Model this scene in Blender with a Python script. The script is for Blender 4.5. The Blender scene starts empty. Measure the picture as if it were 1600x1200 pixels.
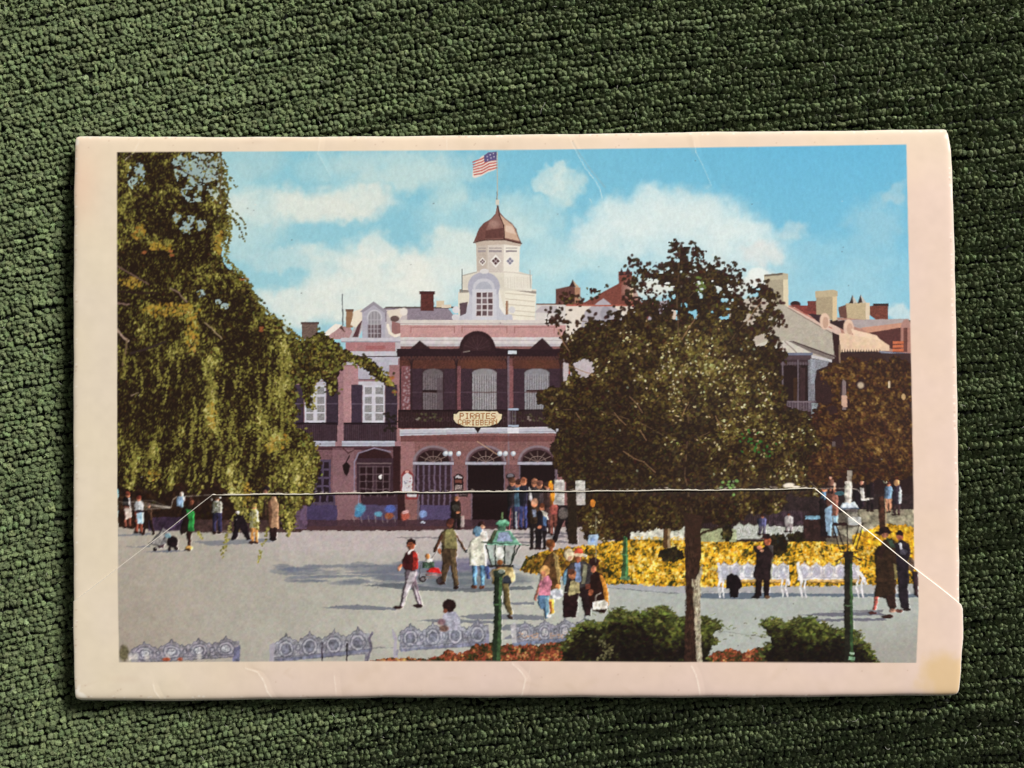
import bpy, math
import numpy as np
from mathutils import Vector

# A worn picture-postcard folder lying on dark green chenille upholstery, seen from above.
# S turns the layout unit (one cell of the card's print) into metres: the card is about 15 cm wide.
S = 0.00011
XC, YC = 800.0, 600.0
def wx_(x): return (x - XC) * S
def wy_(y): return (YC - y) * S

# ---------------------------------------------------------------- camera
scene = bpy.context.scene
cam_d = bpy.data.cameras.new('camera'); cam = bpy.data.objects.new('camera', cam_d)
scene.collection.objects.link(cam); scene.camera = cam
CARD_T = 0.0017                       # thickness of the folded card
CAM_H = 0.19
cam.location = (0, 0, CARD_T + CAM_H); cam.rotation_euler = (0, 0, 0)
cam_d.sensor_width = 36.0; cam_d.lens = 36.0 * CAM_H / (1600 * S)
cam_d.clip_start = 0.005; cam_d.clip_end = 20.0

# ---------------------------------------------------------------- light: one big window up to the right, soft room light
world = bpy.data.worlds.new('World'); scene.world = world; world.use_nodes = True
bg = world.node_tree.nodes['Background']; bg.inputs[0].default_value = (1.0, 0.99, 0.97, 1); bg.inputs[1].default_value = 0.13
def window_light(name, loc, target, sx, sy, power, col):
    d = bpy.data.lights.new(name, 'AREA'); d.shape = 'RECTANGLE'; d.size = sx; d.size_y = sy; d.energy = power; d.color = col
    o = bpy.data.objects.new(name, d); scene.collection.objects.link(o); o.location = loc
    o.rotation_euler = (Vector(target) - Vector(loc)).to_track_quat('-Z', 'Y').to_euler(); return o
window_light('window_light', (1.46, 1.42, 1.30), (0, 0, 0), 0.62, 0.85, 101.0, (1.0, 0.97, 0.93))

scene.view_settings.view_transform = 'Standard'; scene.view_settings.look = 'None'
scene.view_settings.exposure = 0.0; scene.view_settings.gamma = 1.0
scene.render.engine = 'CYCLES'
try: scene.cycles.use_denoising = True
except Exception: pass

# ---------------------------------------------------------------- printed picture
# The card carries a colour photograph printed on its front. The ink is painted
# here, shape by shape, into one array of ink colours; the paper meshes below
# read their colour attribute from it.  Units: one cell = 0.11 mm of card.
CX0, CY0, CW, CH = 96, 190, 1424, 924
INK = np.zeros((CH, CW, 3), np.float32)
rng = np.random.default_rng(7)

def vnoise(h, w, scale, seed, octaves=1, sx=1.0):
    r = np.random.default_rng(seed); out = np.zeros((h, w), np.float32); amp = 1.0; tot = 0
    for o in range(octaves):
        s = max(scale / (2 ** o), 1.0)
        gh, gw = int(h / s) + 3, int(w / (s * sx)) + 3
        g = r.random((gh, gw)).astype(np.float32)
        ys = np.arange(h) / s; xs = np.arange(w) / (s * sx)
        yi = ys.astype(int); xi = xs.astype(int)
        fy = ys - yi; fx = xs - xi
        fy = (fy * fy * (3 - 2 * fy))[:, None]; fx = (fx * fx * (3 - 2 * fx))[None]
        a = g[yi][:, xi]; b = g[yi][:, xi + 1]; c = g[yi + 1][:, xi]; d = g[yi + 1][:, xi + 1]
        out += amp * ((a * (1 - fx) + b * fx) * (1 - fy) + (c * (1 - fx) + d * fx) * fy)
        tot += amp; amp *= 0.55
    return out / tot

def C(c): return np.array(c, np.float32) / 255.0

def box(x0, y0, x1, y1):
    a = max(int(math.floor(x0)) - CX0, 0); b = max(int(math.floor(y0)) - CY0, 0)
    c = min(int(math.ceil(x1)) - CX0 + 1, CW); d = min(int(math.ceil(y1)) - CY0 + 1, CH)
    return a, b, c, d

def blend(b, m, col, alpha=1.0, tex=0.0):
    a0, b0, a1, b1 = b
    if a1 <= a0 or b1 <= b0: return
    reg = INK[b0:b1, a0:a1]; m = (m * alpha)[..., None]
    c = C(col) if not isinstance(col, np.ndarray) else col
    if tex: c = np.clip(c * (1 + tex * (rng.random(m.shape).astype(np.float32) - 0.5)), 0, 1)
    reg += (c - reg) * m

def polymask(pts, b, ss=3):
    a0, b0, a1, b1 = b; w, h = a1 - a0, b1 - b0
    xs = (np.arange(w * ss) + 0.5) / ss + a0 + CX0; ys = (np.arange(h * ss) + 0.5) / ss + b0 + CY0
    ins = np.zeros((h * ss, w * ss), bool); n = len(pts)
    for i in range(n):
        x1, y1 = pts[i]; x2, y2 = pts[(i + 1) % n]
        if y1 == y2: continue
        rows = (ys >= min(y1, y2)) & (ys < max(y1, y2))
        if not rows.any(): continue
        xc = x1 + (ys[rows] - y1) * (x2 - x1) / (y2 - y1)
        ins[rows] ^= xs[None] > xc[:, None]
    return ins.reshape(h, ss, w, ss).mean((1, 3), dtype=np.float32)

def poly(pts, col, alpha=1.0, tex=0.0):
    X = [p[0] for p in pts]; Y = [p[1] for p in pts]
    b = box(min(X), min(Y), max(X), max(Y))
    if b[2] > b[0] and b[3] > b[1]: blend(b, polymask(pts, b), col, alpha, tex)

def rect(x0, y0, x1, y1, col, alpha=1.0, tex=0.0):
    poly([(x0, y0), (x1, y0), (x1, y1), (x0, y1)], col, alpha, tex)

def ell(cx, cy, rx, ry, col, alpha=1.0, soft=0.18, ang=0.0, tex=0.0):
    R = max(rx, ry) * 1.25 + 1; b = box(cx - R, cy - R, cx + R, cy + R)
    if b[2] <= b[0] or b[3] <= b[1]: return
    x = np.arange(b[0], b[2]) + CX0 + 0.5 - cx; y = np.arange(b[1], b[3]) + CY0 + 0.5 - cy
    x, y = np.meshgrid(x, y); c, s = math.cos(ang), math.sin(ang)
    d = np.sqrt(((x * c + y * s) / rx) ** 2 + ((-x * s + y * c) / ry) ** 2)
    if soft == 0.18: soft = min(soft, 1.6 / min(rx, ry))
    soft = max(soft, 0.7 / min(rx, ry))
    blend(b, np.clip((1 + soft * 0.5 - d) / soft, 0, 1).astype(np.float32), col, alpha, tex)

def line(p, q, w, col, alpha=1.0):
    (x1, y1), (x2, y2) = p, q; b = box(min(x1, x2) - w - 1, min(y1, y2) - w - 1, max(x1, x2) + w + 1, max(y1, y2) + w + 1)
    if b[2] <= b[0] or b[3] <= b[1]: return
    x = np.arange(b[0], b[2]) + CX0 + 0.5; y = np.arange(b[1], b[3]) + CY0 + 0.5
    x, y = np.meshgrid(x, y); dx, dy = x2 - x1, y2 - y1; L = dx * dx + dy * dy + 1e-9
    t = np.clip(((x - x1) * dx + (y - y1) * dy) / L, 0, 1)
    d = np.hypot(x - x1 - t * dx, y - y1 - t * dy)
    blend(b, np.clip(w / 2 + 0.5 - d, 0, min(1, w)).astype(np.float32), col, alpha)

def pline(pts, w, col, alpha=1.0):
    for p, q in zip(pts[:-1], pts[1:]): line(p, q, w, col, alpha)

STAMPS = {}
def stamp(rx, ry, ang):
    k = (round(rx * 2), round(ry * 2), round(ang * 4 / math.pi) % 4)
    if k not in STAMPS:
        rx, ry = k[0] / 2, k[1] / 2; R = int(max(rx, ry) + 2); a = k[2] * math.pi / 4
        x, y = np.meshgrid(np.arange(-R, R + 1), np.arange(-R, R + 1)); c, s = math.cos(a), math.sin(a)
        d = np.sqrt(((x * c + y * s) / rx) ** 2 + ((-x * s + y * c) / ry) ** 2)
        STAMPS[k] = (R, np.clip((1.25 - d) / 0.5, 0, 1).astype(np.float32)[..., None])
    return STAMPS[k]

def dab(x, y, rx, ry, ang, col, alpha=1.0):
    R, m = stamp(rx, ry, ang); i = int(round(x - CX0)); j = int(round(y - CY0))
    if i < R or j < R or i >= CW - R or j >= CH - R: return
    reg = INK[j - R:j + R + 1, i - R:i + R + 1]; reg += (col - reg) * (m * alpha)

def ellmask(list_, warp=5.0, seed=1, sc=9):
    yy, xx = np.mgrid[0:CH, 0:CW].astype(np.float32); xx += CX0; yy += CY0
    n1 = vnoise(CH, CW, sc, seed, 2) - 0.5; n2 = vnoise(CH, CW, sc, seed + 1, 2) - 0.5
    xx += n1 * warp * 4; yy += n2 * warp * 4; m = np.zeros((CH, CW), bool)
    for (cx, cy, rx, ry) in list_: m |= ((xx - cx) / rx) ** 2 + ((yy - cy) / ry) ** 2 < 1
    return m

def pmask(pts, warp=0, seed=1, sc=9):
    m = polymask(pts, (0, 0, CW, CH), 1)
    if warp:
        n1 = vnoise(CH, CW, sc, seed, 2) - 0.5; n2 = vnoise(CH, CW, sc, seed + 1, 2) - 0.5
        yy, xx = np.mgrid[0:CH, 0:CW]
        yy = np.clip(yy + n1 * warp * 4, 0, CH - 1).astype(int); xx = np.clip(xx + n2 * warp * 4, 0, CW - 1).astype(int)
        m = m[yy, xx]
    return m > 0.5

def boxblur(m, r):
    m = m.astype(np.float32); k = 2 * r + 1
    for ax in (0, 1):
        pad = [(0, 0), (0, 0)]; pad[ax] = (r + 1, r); c = np.cumsum(np.pad(m, pad, mode='edge'), ax)
        m = (c[k:] - c[:-k]) / k if ax == 0 else (c[:, k:] - c[:, :-k]) / k
    return m
def lace(m, r, amp, seed, sc=4.5):
    b = boxblur(boxblur(m, r), r); return (b + amp * (vnoise(CH, CW, sc, seed, 2) - .5) > .5) & (b > .15)

def ramp(cols, t):
    t = min(max(t, 0), 0.9999) * (len(cols) - 1); i = int(t); return cols[i] + (cols[i + 1] - cols[i]) * (t - i)

def foliage(mask, light, cols, n, smin, smax, seed, asp=1.5, angs=(0, 1, 2, 3), alpha=0.9, jit=0.35, base=True, pw=1.0, loose=0, tex=(.75, .4), sx=1.0, keep=.4):
    r = np.random.default_rng(seed); cols = [C(c) for c in cols]
    js, is_ = np.nonzero(mask)
    if not len(js): return
    if base:
        t = light + tex[0] * (vnoise(CH, CW, 2.4, seed + 5, 1, sx) - .5) + tex[1] * (vnoise(CH, CW, 5.5, seed + 6, 1, sx) - .5)
        t = np.clip(t, 0, 1)[mask] ** pw; g_ = np.linspace(0, 1, len(cols)); c = np.stack([np.interp(t, g_, [k[ch] for k in cols]) for ch in range(3)], -1)
        INK[mask] = c; n = int(n * keep)
    k = r.integers(0, len(js), n); lx = is_[k]; ly = js[k]
    L = light[ly, lx]; o = np.argsort(L + r.normal(0, 0.25, n))
    u = r.random((n, 4)); g = r.normal(0, 1, (n, 3)) * 0.02
    for q in o:
        t = L[q] + (u[q, 0] - 0.5) * 2 * jit
        if t < 0.06: continue
        s = smin + (smax - smin) * u[q, 1]; col = ramp(cols, max(t, 0) ** pw) + g[q]
        x = lx[q] + CX0 + (u[q, 2] - .5) * loose; y = ly[q] + CY0 + (u[q, 3] - .5) * loose
        dab(x, y, s * asp * 0.5, s * 0.5, angs[int(u[q, 3] * 97) % len(angs)] * math.pi / 4, col, alpha)

def lightmap(blobs, base, seed, sc=14, amp=0.5, sx=1.0, fine=0.3):
    yy, xx = np.mgrid[0:CH, 0:CW].astype(np.float32); xx += CX0; yy += CY0
    L = np.full((CH, CW), base, np.float32) + (vnoise(CH, CW, sc, seed, 2, sx) - 0.5) * 2 * amp + (vnoise(CH, CW, 5, seed + 3) - .5) * 2 * fine
    for (cx, cy, rx, ry, s) in blobs: L += s * np.exp(-(((xx - cx) / rx) ** 2 + ((yy - cy) / ry) ** 2))
    return np.clip(L, 0, 1)

YY, XX = np.mgrid[0:CH, 0:CW].astype(np.float32); XX += CX0; YY += CY0

# ---- sky with soft clouds
def lerpc(a, b, t): return C(a) + (C(b) - C(a)) * t[..., None]
tx = np.clip((XX - 350) / 900, 0, 1); ty = np.clip((YY - 235) / 280, 0, 1)
INK[:] = lerpc((146, 202, 216), (100, 182, 218), tx)
INK[:] = INK * (1 - 0.45 * ty[..., None]) + C((186, 220, 226)) * 0.45 * ty[..., None]
wx = (vnoise(CH, CW, 34, 31, 3) - .5) * 46; wy = (vnoise(CH, CW, 34, 32, 3) - .5) * 38
wx += (vnoise(CH, CW, 9, 35, 2) - .5) * 10; wy += (vnoise(CH, CW, 9, 36, 2) - .5) * 10
CN = np.clip(.45 + 1.1 * vnoise(CH, CW, 48, 37, 4, 1.3), 0, 1.1)
def cloud(cx, cy, rx, ry, a, soft, col=(234, 237, 229)):
    d = np.sqrt(((XX + wx - cx) / rx) ** 2 + ((YY + wy - cy) / ry) ** 2)
    m = np.clip((1 + soft / 2 - d) / soft, 0, 1); m = np.clip(m * m * (3 - 2 * m) * a * CN, 0, 1)
    INK[:] = INK + (C(col) - INK) * m[..., None]
cloud(620, 262, 125, 32, .62, .9, (216, 229, 222)); cloud(380, 250, 60, 22, .4, .9, (200, 216, 212))
cloud(470, 318, 130, 26, .85, 1.0, (226, 232, 224)); cloud(560, 312, 45, 24, .7, .9, (226, 232, 224)); cloud(380, 330, 60, 60, .55, .9, (214, 230, 226))
cloud(745, 345, 80, 45, .5, .9, (206, 228, 226)); cloud(820, 335, 55, 42, .6, .8, (208, 230, 228)); cloud(705, 305, 30, 25, .45, .9, (206, 226, 222))
cloud(720, 395, 60, 36, .75, .7, (222, 233, 228)); cloud(690, 440, 70, 40, .8, .7, (224, 234, 230))
for c in ((586, 385, 26, 28), (556, 402, 34, 28), (528, 432, 60, 34), (600, 440, 75, 52), (636, 422, 30, 26), (560, 470, 110, 40), (470, 480, 60, 30)): cloud(*c, .66, .8)
cloud(440, 400, 60, 20, .35, .9); cloud(500, 396, 26, 14, .5, .9)
cloud(882, 292, 24, 32, .7, .8, (214, 230, 226)); cloud(862, 278, 18, 20, .6, .6, (210, 228, 226))
cloud(900, 395, 100, 34, .55, .9, (206, 230, 230)); cloud(880, 440, 120, 40, .5, .9, (208, 232, 232))
for c in ((1000, 338, 52, 40), (1062, 318, 46, 34), (1040, 355, 110, 48), (950, 365, 60, 34), (1120, 352, 62, 46), (1165, 385, 52, 36), (1100, 400, 120, 50)): cloud(*c, .62, .95, (222, 235, 234))
cloud(1238, 364, 28, 16, .55, .9, (220, 228, 226)); cloud(1192, 402, 24, 18, .6, .8, (232, 228, 224)); cloud(1185, 440, 26, 18, .9, .6, (240, 243, 238))
cloud(1300, 430, 120, 60, .35, .9, (196, 222, 226)); cloud(1398, 300, 26, 16, .5, .9, (204, 216, 216)); cloud(1370, 345, 45, 36, .35, .9, (190, 214, 220))
cloud(1404, 490, 30, 18, .7, .8, (222, 228, 226))
sl = vnoise(CH, CW, 6, 44, 1, 0.5); INK *= (1 + 0.035 * (sl - 0.5))[..., None]

SKY = INK.copy()
# ---- ground of the square
g = lerpc((180, 172, 160), (178, 184, 178), np.clip((XX - 230) / 800, 0, 1))
g = g + (C((194, 184, 182)) - g) * (np.clip((905 - YY) / 70, 0, 1) * np.clip((XX - 330) / 150, 0, 1))[..., None]
g = g + (C((206, 206, 192)) - g) * (0.55 * np.exp(-(((XX - 720) / 200) ** 2 + ((YY - 965) / 50) ** 2)))[..., None]
g = g + (C((164, 152, 138)) - g) * (0.6 * np.clip((330 - XX) / 160, 0, 1) * np.clip((YY - 850) / 120, 0, 1))[..., None]
g = g + (C((160, 156, 148)) - g) * (0.8 * np.clip((XX - 1200) / 200, 0, 1) * np.clip((YY - 950) / 70, 0, 1))[..., None]
gm = (YY > 812)
g = g * (1 + 0.06 * (vnoise(CH, CW, 40, 51, 3) - .5) + 0.03 * (rng.random((CH, CW)).astype(np.float32) - .5))[..., None]
INK[gm] = g[gm]

# ---- far buildings, left wing
MAU, MAUD, PINK, WHITE, LILAC = (154, 116, 122), (120, 86, 92), (190, 142, 140), (206, 203, 204), (176, 172, 184)
DRK = (44, 26, 28); PURP = (78, 62, 86)
rect(598, 484, 645, 562, (190, 184, 190)); rect(440, 560, 640, 826, MAU, tex=.16)
rect(440, 700, 640, 826, MAUD, tex=.18)
poly([(472, 504), (497, 504), (497, 530), (472, 530)], (112, 92, 84), tex=.2); rect(470, 503, 499, 507, (92, 72, 68))
poly([(500, 530), (524, 508), (548, 512), (556, 530)], (176, 140, 140), tex=.15); poly([(505, 522), (524, 506), (536, 508), (512, 526)], (240, 232, 222))
poly([(530, 512), (540, 520), (534, 508)], (96, 66, 60)); line((535, 460), (536, 508), 1.2, (70, 72, 80)); line((536, 484), (536, 508), 2.2, (60, 62, 74))
rect(541, 486, 552, 512, (150, 112, 84)); rect(540, 483, 553, 487, (120, 88, 72))
poly([(545, 530), (562, 492), (576, 492), (560, 530)], (190, 184, 188)); poly([(551, 527), (562, 501), (566, 501), (560, 527)], (96, 62, 66))
poly([(553, 487), (566, 482), (566, 500), (556, 512), (548, 508)], (236, 224, 206))
poly([(600, 481), (700, 481), (716, 503), (600, 503)], (142, 130, 142), tex=.12); rect(602, 479.5, 718, 482, (84, 70, 68))
poly([(604, 484), (636, 484), (636, 500), (626, 526), (612, 526), (604, 512)], (196, 186, 186))
poly([(604, 486), (626, 482), (634, 486), (624, 500), (608, 496)], (226, 214, 198)); ell(617, 498, 7, 5, (104, 82, 78)); ell(631, 487, 6, 6, (232, 224, 216))
poly([(612, 502), (628, 506), (626, 524), (612, 522)], (150, 108, 106)); pline([(606, 508), (609, 520), (618, 525), (628, 522)], 4, (240, 230, 214))
poly([(566, 486), (584, 474), (602, 486), (602, 530), (566, 530)], LILAC); poly([(562, 487), (584, 471), (606, 487), (600, 488), (584, 477), (568, 488)], (150, 144, 154))
ell(585.5, 496, 11.5, 12, (206, 204, 210)); ell(585.5, 496, 9.5, 10, (150, 146, 152)); rect(576, 496, 595, 507, (150, 146, 152)); rect(575, 507, 596, 528, (104, 88, 94))
for x in (580, 585, 590): line((x, 488), (x, 528), 1.1, (190, 186, 192))
for y in (500, 507, 514, 521): line((576, y), (595, y), 1.0, (184, 180, 186))
rect(533, 528, 645, 535, (198, 194, 202)); rect(533, 533.5, 645, 535, (150, 144, 154))
rect(540, 535, 618, 549, (172, 122, 124), tex=.12); rect(572, 540, 602, 546, (160, 100, 102)); rect(533, 549, 640, 557, (196, 194, 204)); rect(533, 556, 640, 558, (96, 84, 92))
rect(533, 558, 622, 570, (188, 186, 198)); rect(537, 572, 560, 690, (176, 134, 138), tex=.14); rect(606, 572, 627, 690, (156, 114, 116), tex=.14)
poly([(500, 572), (515, 575), (515, 592), (497, 596), (500, 582)], LILAC); rect(495, 596, 514, 602, (188, 184, 196))
poly([(560, 566), (608, 560), (608, 592), (560, 592)], (180, 178, 192), tex=.06); rect(560, 596, 602, 602, (196, 192, 202)); rect(560, 592.5, 602, 594, (110, 92, 104))
for x0, x1 in ((476, 509), (567, 601)):
    rect(x0 - 18, 601, x0 - 1, 664, (66, 52, 68), tex=.12); rect(x1 + 1, 601, x1 + 20, 664, (62, 48, 62), tex=.12)
    rect(x0, 602, x1, 664, (206, 204, 214)); xm = (x0 + x1) / 2
    for a, b in ((x0 + 3, xm - 3), (xm + 3, x1 - 2)):
        for y in (605, 620, 633, 646): rect(a, y, b, y + 11, (142, 140, 142), tex=.25)
    for y in (631, ): line((x0 - 18, y), (x0 - 1, y), 1, (116, 102, 118)); line((x1 + 1, y), (x1 + 20, y), 1, (116, 102, 118))
for x0, x1 in ((462, 527), (537, 620)):
    rect(x0, 662, x1, 690, (46, 30, 38), .86)
    for x in np.arange(x0 + 1, x1, 3.2): line((x, 664), (x, 688), 1.0, (96, 78, 92), .55)
    rect(x0, 660, x1, 662.5, (38, 24, 30)); rect(x0 - 3, 689, x1 - 3, 697, (182, 184, 198)); rect(x0 - 3, 693, x1 - 3, 694.4, (140, 142, 158))
for _ in range(26): dab(598 + rng.random() * 22, 645 + rng.random() * 30, 2.5, 2, 0, C((40, 32, 26)), .8)
rect(440, 697, 627, 703, (70, 40, 48), .8)
rect(478, 718, 517, 790, (84, 70, 92)); 
for x in (484, 495, 506): 
    for y in (722, 735, 748, 761, 774): rect(x, y, x + 8, y + 10, (42, 28, 36))
rect(472, 789, 520, 822, (74, 62, 96), tex=.14); rect(440, 790, 470, 822, (110, 92, 120), tex=.14)
ell(585, 718, 28, 18, (58, 32, 34)); rect(557, 716, 614, 790, (66, 44, 54))
pline([(553, 788), (554, 722), (560, 708), (585, 700), (610, 706)], 2, (140, 128, 148)); rect(558, 723, 612, 725, (112, 92, 96)) 
for x in (562, 573, 588, 599):
    for y in (730, 742, 753, 765): rect(x, y, x + 9, y + 10, (44, 24, 28)); 
for x in (562, 572.5, 583, 588, 598.5, 609): line((x, 729), (x, 776), 0.9, (138, 118, 120), .8)
for y in (729, 741, 752, 764): line((562, y), (609, y), 0.9, (138, 118, 120), .7)
rect(555, 789, 614, 822, (82, 70, 100), tex=.16)
rect(614, 697, 627, 825, (52, 26, 28), .92, tex=.2); rect(520, 700, 553, 825, (140, 106, 112), .55, tex=.2)
poly([(541, 721), (547, 727), (545, 738), (541, 744), (537, 738), (535, 727)], (36, 22, 22)); line((546, 712), (541, 722), 2, (40, 24, 26)); pline([(536, 700), (544, 708), (552, 704)], 1.6, (74, 42, 44))
ell(594, 745.5, 2.4, 2.8, (248, 246, 240)); ell(596, 743, 1.5, 1.5, (248, 246, 240))

# ---- main block
rect(626, 500, 884, 826, (134, 94, 92), tex=.18)
rect(657, 458, 678, 486, (98, 52, 48), tex=.25); rect(655.5, 455, 679.5, 460, (80, 42, 42)); rect(682, 470, 694, 480, (214, 196, 168)); rect(690, 476, 705, 481, (220, 206, 186))
# lantern tower
poly([(716, 456), (838, 452), (838, 462), (832, 464), (836, 503), (716, 503)], (226, 220, 204))
poly([(788, 446), (838, 458), (836, 503), (790, 503)], (236, 230, 214))
for y in (461, 470, 478, 487, 494): line((790, y - 3), (835, y + 1), 1.2, (186, 174, 158), .8)
poly([(718, 452), (788, 448), (838, 455), (838, 459), (788, 452), (718, 458)], (150, 140, 132)); poly([(722, 430), (745, 424), (810, 424), (831, 430), (831, 455), (722, 453)], (222, 216, 202))
poly([(788, 424), (831, 430), (831, 455), (788, 449)], (234, 229, 216))
for x in np.arange(723, 832, 2.2): line((x, 433), (x, 450), .8, (196, 188, 176), .55)
line((722, 431), (745, 425), 1.2, (150, 146, 142)); line((788, 424), (831, 430), 1.2, (196, 190, 182)); line((722, 421), (722, 456), 1.6, (120, 128, 128)); line((828, 422), (829, 450), 1.2, (170, 172, 166))
poly([(744, 376), (812, 376), (811, 426), (745, 426)], (214, 204, 194)); poly([(787, 374), (813, 378), (811, 426), (787, 424)], (236, 230, 218)); poly([(744, 378), (762, 376), (762, 424), (745, 424)], (198, 186, 174))
for a, b in ((747, 759), (764, 784), (790, 808)):
    rect(a, 387, b, 388.4, (150, 140, 140)); rect(a, 391, b, 394, (156, 146, 150)); 
for y in np.arange(395, 424, 2.4): line((764, y), (784, y), .8, (176, 166, 164), .6); line((747, y), (759, y), .8, (168, 150, 140), .6)
for cx, cy, r, c in ((754, 409, 6, (84, 52, 44)), (774.5, 408, 9, (92, 62, 62)), (797, 408, 8, (120, 118, 140))):
    poly([(cx, cy - r * 1.15), (cx + r * .95, cy), (cx, cy + r * 1.15), (cx - r * .95, cy)], (238, 234, 228)); q = r * .72
    poly([(cx, cy - q), (cx + q, cy), (cx, cy + q), (cx - q, cy)], c); line((cx - q * .5, cy - q * .5), (cx + q * .5, cy + q * .5), .9, (214, 206, 210)); line((cx + q * .5, cy - q * .5), (cx - q * .5, cy + q * .5), .9, (214, 206, 210))
poly([(741, 378), (777, 373), (815, 380), (813, 385), (787, 382), (745, 384)], (196, 180, 166))
dome = [(777, 320), (774, 334), (767, 342), (755, 349), (748, 358), (743, 371), (740, 378), (757, 375), (788, 374), (815, 381), (811, 371), (806, 357), (799, 348), (788, 340), (781, 332), (779, 321)]
poly(dome, (116, 76, 70)); poly([(776, 324), (774, 336), (765, 346), (760, 358), (758, 374), (787, 373), (787, 352), (781, 338), (779, 326)], (138, 100, 92))
poly([(779, 324), (782, 336), (790, 343), (801, 352), (806, 362), (812, 377), (789, 372), (788, 352), (782, 338)], (204, 172, 150)); poly([(790, 352), (800, 354), (806, 366), (790, 362)], (228, 204, 186), .8)
poly([(759, 360), (786, 356), (787, 372), (758, 373)], (96, 58, 54), .8); ell(772, 350, 8, 6, (172, 138, 128), .7, .9); pline([(778, 322), (780, 336), (787, 352), (788, 373)], 1.3, (70, 38, 36)); pline([(740, 379), (757, 375.5), (788, 374.5), (815, 381)], 1.6, (78, 44, 40))
line((777.2, 238), (777.2, 320), 1.8, (176, 186, 178)); line((776.4, 300), (776.4, 320), 1.0, (110, 104, 98)); rect(774.5, 312, 780, 320, (210, 206, 194))
flag = [(776, 237), (764, 238), (751, 246), (743, 254), (739, 266), (738, 276), (741, 278.5), (752, 275), (763, 269), (775, 265)]
poly(flag, (232, 218, 208))
for k in range(6):
    f = k / 6 + .06; pline([(742 + 2 * f - 3, 252 + f * 24), (753, 247 + f * 27), (764, 241 + f * 27), (775.5, 240 + f * 25)], 2.0, (188, 84, 78))
poly([(776, 237), (764, 238), (756, 243), (757, 254), (766, 252), (776, 250)], (92, 84, 130))
for x, y in ((761, 245), (766, 242), (771, 240), (762, 250), (767, 247), (772, 245)): ell(x, y, 1, 1, (204, 200, 214), .8)
# central dormer
poly([(716, 503), (718, 490), (727, 488), (733, 470), (733, 456), (733, 448), (779, 448), (780, 470), (786, 488), (800, 492), (802, 503)], (196, 196, 206)); ell(756, 448, 25, 23, (176, 176, 190)); ell(756, 450, 17, 15, (202, 202, 210)); ell(756, 452, 13, 12, (178, 180, 192))
rect(738, 452, 776, 500, (206, 206, 214)); poly([(780, 450), (784, 470), (790, 488), (796, 492), (788, 492), (780, 480)], (236, 232, 224)); ell(757, 424, 7, 4, (218, 214, 214))
rect(743.5, 456, 771, 495, (214, 208, 210))
for i in range(3):
    for j in range(4): rect(744.5 + i * 9, 457 + j * 9.6, 751.5 + i * 9, 464.6 + j * 9.6, ((92, 66, 68), (104, 84, 88), (120, 100, 104))[(i + j) % 3])
poly([(718, 474), (731, 472), (728, 490), (719, 494)], (98, 78, 86)); ell(712.5, 484, 5.5, 5.5, (222, 218, 222)); ell(712, 496, 6, 5, (214, 210, 214)); ell(800, 484, 5, 5.5, (214, 212, 214)); rect(790, 470, 794, 492, (158, 120, 96))
poly([(838, 476), (884, 474), (884, 503), (836, 503)], (214, 208, 204)); poly([(835, 488), (846, 478), (870, 478), (870, 490)], (188, 180, 184)); rect(838, 474, 884, 476.5, (120, 88, 76))
rect(626, 500, 884, 508, (216, 208, 202)); rect(626, 505, 884, 507, (188, 176, 176)); rect(626, 508, 884, 528, (194, 150, 148), tex=.1)
for a, b in ((642, 710), (722, 792), (804, 866)): pline([(a, 520), (a, 511), (b, 511), (b, 520)], 1.1, (150, 100, 96))
rect(626, 527, 884, 541, (212, 206, 206)); rect(626, 531, 884, 532.4, (180, 170, 172)); rect(626, 537, 884, 541, (190, 184, 188))
rect(620, 545, 880, 556, (52, 32, 38)); poly([(638, 548), (656, 532), (674, 546)], (58, 36, 38)); poly([(826, 547), (847, 528), (866, 546)], (58, 36, 40)); poly([(619, 549), (626, 545), (690, 545), (700, 548), (724, 543), (770, 543), (800, 546), (880, 546), (880, 558), (622, 558)], (50, 30, 36))
ell(746, 545, 28, 28, (54, 32, 36)); rect(716, 550, 778, 576, (50, 30, 36)); ell(746, 545, 22, 22, (66, 42, 46), .8); rect(720, 548, 774, 560, (54, 32, 38))
for a in np.linspace(.3, 2.84, 7): line((746, 546), (746 + 21 * math.cos(a), 546 - 21 * math.sin(a)), .8, (88, 62, 66), .7)
rect(794, 548, 807, 553, (206, 212, 222)); line((724, 550), (734, 548.5), 1.2, (170, 160, 150), .8)
rect(624, 557, 880, 580, (92, 54, 46), tex=.2); rect(624, 557, 880, 563, (70, 40, 40), .7); rect(624, 576, 880, 642, (62, 42, 48), tex=.16)
ell(748, 568, 26, 9, (112, 66, 48), .6, .9); ell(840, 568, 26, 9, (104, 62, 46), .6, .9)
for a, b in ((627, 641), (713, 720), (793, 802)): rect(a, 572, b, 642, (122, 78, 82), tex=.25)
for a, b in ((641, 659), (694, 713), (720, 738), (776, 793), (802, 820), (858, 876)): rect(a, 576, b, 645, (66, 46, 56), tex=.15); line((a, 613), (b, 613), .9, (104, 84, 98), .8)
for (a, b, c) in ((661, 692, (104, 94, 98)), (738, 776, (140, 136, 140)), (820, 858, (134, 132, 138))):
    rect(a, 582, b, 650, c, tex=.3); ell((a + b) / 2, 583, (b - a) / 2, 7, c)
    for x in np.arange(a + 2, b, 3.7): line((x, 585), (x, 645), 1.1, (190, 188, 192) if c[0] > 130 else (138, 128, 134), .4); line((x + 1.8, 588), (x + 1.8, 648), 1.0, (74, 60, 64), .45)
    line((a, 613), (b, 613), 1.6, (88, 60, 60), .75)
rect(661, 609, 692, 613, (44, 26, 28)); rect(822, 609, 856, 612, (70, 44, 44)); rect(683, 590, 692, 645, (92, 78, 84), .8)
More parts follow.
